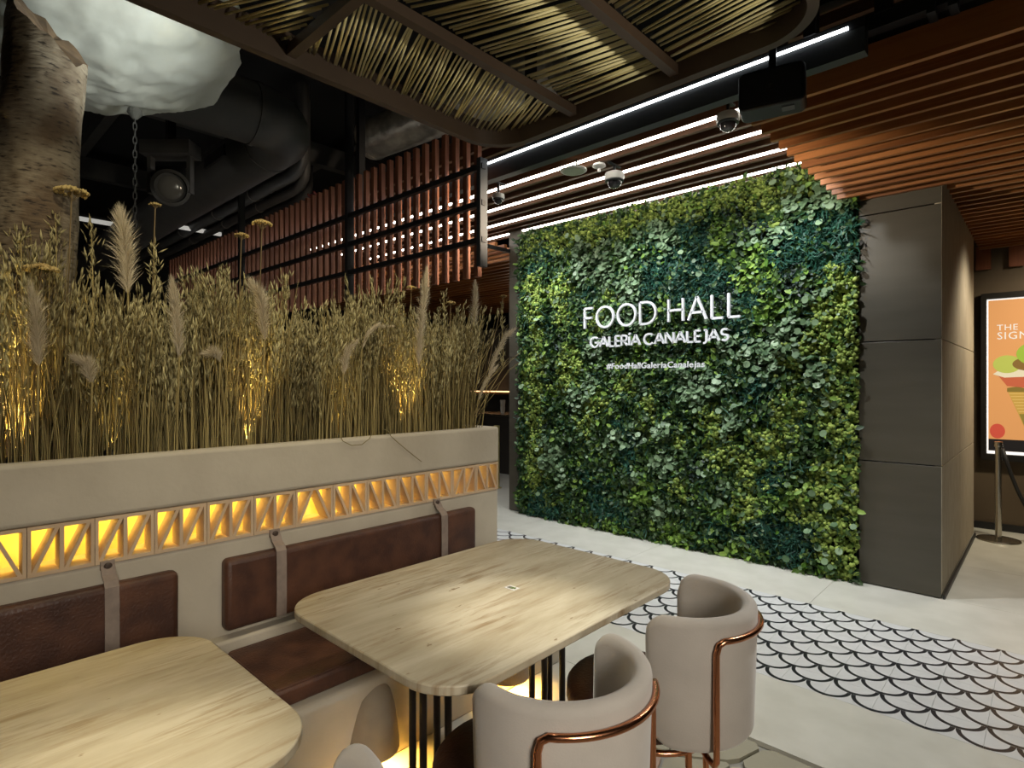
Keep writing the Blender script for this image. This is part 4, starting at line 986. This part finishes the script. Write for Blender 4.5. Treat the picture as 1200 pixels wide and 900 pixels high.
p = onz(330, 270, 3.75); p.y += .35; FD = duct('foil_duct', [(p.x, p.y, 3.75), (p.x-2.4, p.y, 3.75)], .20, M_silver, 'dim silver foil duct far behind the umbel flowers')
for q_ in (.3, 1.9): box('hanger_strap', (p.x-q_-.01, p.y-.01, 3.9), (p.x-q_+.01, p.y+.01, 4.6), M_black, FD)
for (px_, py_, lab) in ((232, 272, 'white batten light on the ceiling right of the projector'), (103, 260, 'white batten light just right of the tree trunk')):
    p = onz(px_, py_, 3.6); r = empty('batten_light', tuple(p), lab, 'light', 'batten lights in the dark ceiling')
    MB().prism_ax(rrect(-.03, 0, .03, .05, .012, 4), -.30, .30, lambda a_, b2, c_: (p.x+a_, p.y+c_, p.z+b2)).build('tube', emis('batten', (1, .98, .9), .35), r)
    box('tray', (p.x-.04, p.y-.32, p.z+.05), (p.x+.04, p.y+.32, p.z+.08), M_black, r)
# moving-head projector
p = onz(200, 220, 3.1); pj = empty('projector_lamp', tuple(p), 'black moving-head stage light hanging in the dark ceiling', 'stage light')
dv = Vector((-p.x, -p.y, 1.5-p.z)).normalized(); q = dv.to_track_quat('Z', 'Y')
mb = MB().lathe([(0, -.16), (.10, -.16), (.13, -.12), (.13, .10), (.115, .12), (.115, .09), (0, .09)], (0, 0, 0), 28); mb.v = [tuple(q @ Vector(v)+p) for v in mb.v]; mb.build('head', mat('lamp_body', (.022, .022, .022), .5), pj, smooth=40)
mb = MB().lathe([(0, .105), (.05, .103), (.085, .095), (.09, .091)], (0, 0, 0), 24); mb.v = [tuple(q @ Vector(v)+p) for v in mb.v]; mb.build('lens', mat('lens_grey', (.10, .10, .095), .15), pj, smooth=True)
mb = MB().lathe([(.132, .07), (.142, .075), (.142, .10), (.117, .123)], (0, 0, 0), 28); mb.v = [tuple(q @ Vector(v)+p) for v in mb.v]; mb.build('lens_ring', mat('ring_grey', (.06, .06, .058), .4), pj, smooth=40)
mb = MB()
for sx in (-1, 1):
    mb.box((sx*.16-.015, -.03, -.05), (sx*.16+.015, .03, .27))
mb.box((-.20, -.09, .25), (.20, .09, .36)); mb.v = [tuple(Matrix.Rotation(math.asin(.6837), 3, 'Z') @ Vector(v)+p) for v in mb.v]; mb.build('yoke', M_duct, pj)
box('clamp', (p.x-.03, p.y-.03, p.z+.36), (p.x+.03, p.y+.03, 4.6), M_black, pj)
# cable tray
a_ = ony(363, 226, 4.6); b2 = ony(395, 262, 4.4)
ct = empty('cable_tray', tuple(a_), 'short dim red ladder tray tilted near the foil duct', 'cable tray')
M_red = mat('red_paint', (.10, .018, .018), .6)
dr = Vector((0, 1, 0)); p_ = onz(364, 226, 3.5); e_ = onz(396, 262, 3.3)
for s2 in (-.06, .06): MB().tube([p_+Vector((s2, 0, 0)), e_+Vector((s2, 0, 0))], .012, 6).build('side_rail', M_red, ct)
for t in np.linspace(.05, .95, 9): c_ = p_.lerp(e_, t); MB().tube([c_-Vector((.06, 0, 0)), c_+Vector((.06, 0, 0))], .008, 5).build('rung', M_red, ct)
# dark roof beams
for k, xx_ in enumerate((-3.9, -6.6, -9.2)):
    o = box('trim_%d' % (k+1), (xx_-.06, -4.9, 4.2), (xx_+.06, 11.9, 4.45), M_duct); struct(o)
for k, yy_ in enumerate((.2, 1.6, 3.9)):
    o = box('trim_%d' % (k+4), (-12.9, yy_-.05, 4.45), (4.9, yy_+.05, 4.6), M_duct); struct(o)

# ================================================================== LIGHT BOX POSTER, STANCHION, FAR COUNTER
lbx = empty('poster_light_box', (-.05, 7.7, .72), 'black framed backlit ice-cream poster on the brown wall', 'light box')
FX0, FX1, FZ0, FZ1 = -.52, .47, .72, 2.43
mb = MB()
for a_, b2 in (((FX0, FZ0), (FX1, FZ0+.065)), ((FX0, FZ1-.06), (FX1, FZ1)), ((FX0, FZ0+.065), (FX0+.045, FZ1-.06)), ((FX1-.045, FZ0+.065), (FX1, FZ1-.06))):
    mb.box((a_[0], 7.64, a_[1]), (b2[0], 7.72, b2[1]))
mb.build('frame', mat('frame_black', (.012, .011, .010), .35), lbx)
def flat(name, poly, lay, c_, s_2, parent=lbx):
    y_ = 7.668-lay*.0007; mb = MB(); mb.add([(x_, y_, z_) for x_, z_ in poly], [tuple(range(len(poly)))])
    nm = 'print_%s' % '_'.join('%02d' % int(v*99) for v in c_)
    return mb.build(name, mat(nm, tuple(v*.3 for v in c_), .5, emit=c_, estr=s_2), parent)
X0, X1, Z0, Z1 = FX0+.047, FX1-.047, FZ0+.067, FZ1-.062
box('backlight', (X0, 7.672, Z0), (X1, 7.715, Z1), emis('backlight_white', (1, .97, .92), 1.0), lbx)
def RC(x0, z0, x1, z1): return [(x0, z0), (x1, z0), (x1, z1), (x0, z1)]
ES = .72
po = flat('poster', RC(X0+.012, Z0+.03, X1-.012, Z1-.012), 0, (.80, .36, .12), ES)
flat('footer_band', RC(X0+.012, Z0+.03, X1-.012, Z0+.15), 1, (.012, .010, .010), ES, lbx)
def EL(cx, cz, rx, rz, n=28, a0=0, a1=360): return [(cx+rx*math.cos(math.radians(a0+(a1-a0)*k/n)), cz+rz*math.sin(math.radians(a0+(a1-a0)*k/n))) for k in range(n)]
cxp = -.115
flat('cone', [(cxp-.20, 1.44), (cxp+.20, 1.44), (cxp+.02, .93), (cxp-.02, .93)], 2, (.62, .36, .07), ES)
flat('cone_wrap', [(cxp-.108, 1.20), (cxp+.108, 1.20), (cxp+.02, .93), (cxp-.02, .93)], 3, (.30, .22, .04), ES)
for k in range(7):
    z_ = 1.22+.03*k; h_ = .20*(z_-.93)/.51
    flat('cone_ridge', [(cxp-h_, z_), (cxp+h_, z_+.008), (cxp+h_, z_+.014), (cxp-h_, z_+.006)], 3, (.80, .55, .16), ES)
flat('wrap_mark', EL(cxp, 1.155, .055, .025), 4, (.55, .56, .52), ES)
flat('nut_crumble', [(cxp-.20, 1.42), (cxp+.22, 1.42), (cxp+.21, 1.47), (cxp+.12, 1.455), (cxp+.05, 1.475), (cxp-.05, 1.452), (cxp-.12, 1.475), (cxp-.2, 1.46)], 4, (.25, .17, .03), ES)
flat('red_petal', [(cxp-.29, 1.62), (cxp-.20, 1.48), (cxp, 1.455), (cxp+.24, 1.50), (cxp+.32, 1.62), (cxp, 1.58)], 5, (.60, .13, .055), ES)
flat('cream_petal', [(cxp-.31, 1.60), (cxp-.22, 1.565), (cxp+.10, 1.58), (cxp+.31, 1.60), (cxp+.25, 1.66), (cxp-.1, 1.645), (cxp-.24, 1.66)], 6, (.85, .74, .50), ES)
flat('green_scoop', EL(cxp-.20, 1.70, .11, .09), 7, (.52, .56, .10), ES)
flat('brown_scoop', EL(cxp-.02, 1.70, .14, .07), 8, (.26, .14, .03), ES)
flat('lime_scoop', EL(cxp+.06, 1.80, .19, .13), 9, (.36, .52, .05), ES)
flat('scoop_shine', EL(cxp+.02, 1.86, .09, .04), 10, (.58, .70, .22), ES)
flat('strawberry', EL(cxp-.275, 1.02, .06, .075), 5, (.66, .09, .05), ES)
flat('red_leaf', [(cxp+.05, 2.335), (cxp+.15, 2.30), (cxp+.17, 2.345), (cxp+.10, 2.353)], 5, (.55, .08, .05), ES)
flat('green_leaf', EL(cxp+.22, 2.30, .08, .055), 6, (.40, .52, .06), ES)
flat('rule_line', RC(cxp+.03, 2.195, cxp+.34, 2.199), 3, (.95, .90, .80), ES)
flat('footer_mark', EL(cxp+.0, Z0+.09, .035, .02), 3, (.85, .85, .82), ES)
def poster_text(body, x, z, size, parent=lbx):
    c_ = bpy.data.curves.new('t', 'FONT'); c_.body = body; c_.size = size; c_.resolution_u = 2; c_.space_character = 1.1; o = bpy.data.objects.new('t', c_); COL.objects.link(o)
    bpy.context.view_layer.update(); me = bpy.data.meshes.new_from_object(o.evaluated_get(bpy.context.evaluated_depsgraph_get())); bpy.data.objects.remove(o)
    me.materials.clear(); me.materials.append(mat('print_95_89_79', (.28, .27, .24), .5, emit=(.96, .90, .80), estr=ES))
    return inst('lettering', me, (x, 7.668-.004, z), parent, (PI/2, 0, 0))
poster_text('Amo', cxp+.045, Z0+.072, .05); poster_text('THE', -.395, 2.045, .085); poster_text('SIGNATURE', -.395, 1.955, .105)

p = onz(1170, 633, 0); stn = empty('rope_stanchion', (p.x, p.y, 0), 'brushed steel stanchion post with a black rope beside the poster', 'stanchion')
MB().lathe([(0, 0), (.165, 0), (.17, .006), (.165, .014), (.10, .024), (.03, .03), (0, .03)], p, 36).build('base', M_chrome, stn, smooth=40)
MB().lathe([(0, .02), (.026, .02), (.026, .90), (0, .90)], p, 20).build('post', M_chrome, stn, smooth=40)
MB().lathe([(0, .895), (.034, .895), (.036, .91), (.034, .945), (0, .95)], p, 20).build('cap', M_chrome, stn, smooth=40)
P = [Vector((p.x+.03+.9*t, p.y+.08*t, .90-.63*(1-(2*t-1)**2))) for t in np.linspace(0, 1, 20)]
P = [Vector((p.x+.03+.62*t, p.y+.1*t, .88-2.7*t*(1-t))) for t in np.linspace(0, 1, 20)]
MB().tube(P, .016, 10).build('rope', mat('black_rope', (.012, .012, .013), .6), stn, smooth=True)

# upright red slats high on the poster wall
rs = empty('slat_valance', (.5, 7.6, 2.7), 'short upright red slats high above the poster', 'slats')
vm = MB().box((-.06, -.02, 0), (.06, .02, .24)).mesh('valance_slat', M_redwood)
for k in range(8): inst('valance_slat', vm, (-.50+.26*k, 7.66, 2.68), rs)

cnt = empty('bar_counter', (-6.6, 6.5, 0), 'distant dark bar counter with a warm light strip left of green wall', 'counter')
box('body', (-8.6, 6.9, 0), (-5.2, 7.5, .95), mat('counter_dark', (.03, .026, .022), .5), cnt)
box('top', (-8.65, 6.85, .95), (-5.15, 7.55, .99), M_chrome, cnt)
box('shelf', (-8.6, 7.9, 1.30), (-5.0, 8.2, 1.34), mat('shelf_wood', (.25, .14, .06), .5), cnt)
box('shelf_light', (-8.6, 7.89, 1.345), (-5.0, 7.92, 1.365), emis('shelf_amber', (1, .55, .25), 3), cnt)
box('splashback', (-8.8, 8.2, 0), (-4.9, 8.3, 2.6), mat('back_tile', (.10, .095, .085), .4), cnt)
for k in range(3, 5):
    bx_ = empty('coffee_cup_stack', (-7.9+.31*k, 7.2, .99), ('small pale stack of cups on the bar counter, left one', 'small pale stack of cups on the bar counter, right one')[k-3], 'cups', 'cup stacks on the bar')
    MB().lathe([(0, 0), (.035, 0), (.045, .11), (.04, .115), (.05, .23), (0, .23)], (-7.9+.31*k, 7.2, .99), 12).build('cups', M_white, bx_, smooth=40)
lamp('POINT', 'counter_light', (-6.6, 7.2, 2.4), 4, (1, .85, .65), size=.1)
pt = empty('brass_post', (-4.92, 5.6, 0), 'slim pale brass post between the bench end and brown panel', 'post')
q = ony(582, 560, 5.9); box('shaft', (q.x-.04, 5.88, .012), (q.x+.04, 5.92, .90), mat('brass', (.52, .44, .18), .4, .3), pt); box('foot', (q.x-.06, 5.86, 0), (q.x+.06, 5.94, .012), MATS['brass'], pt);
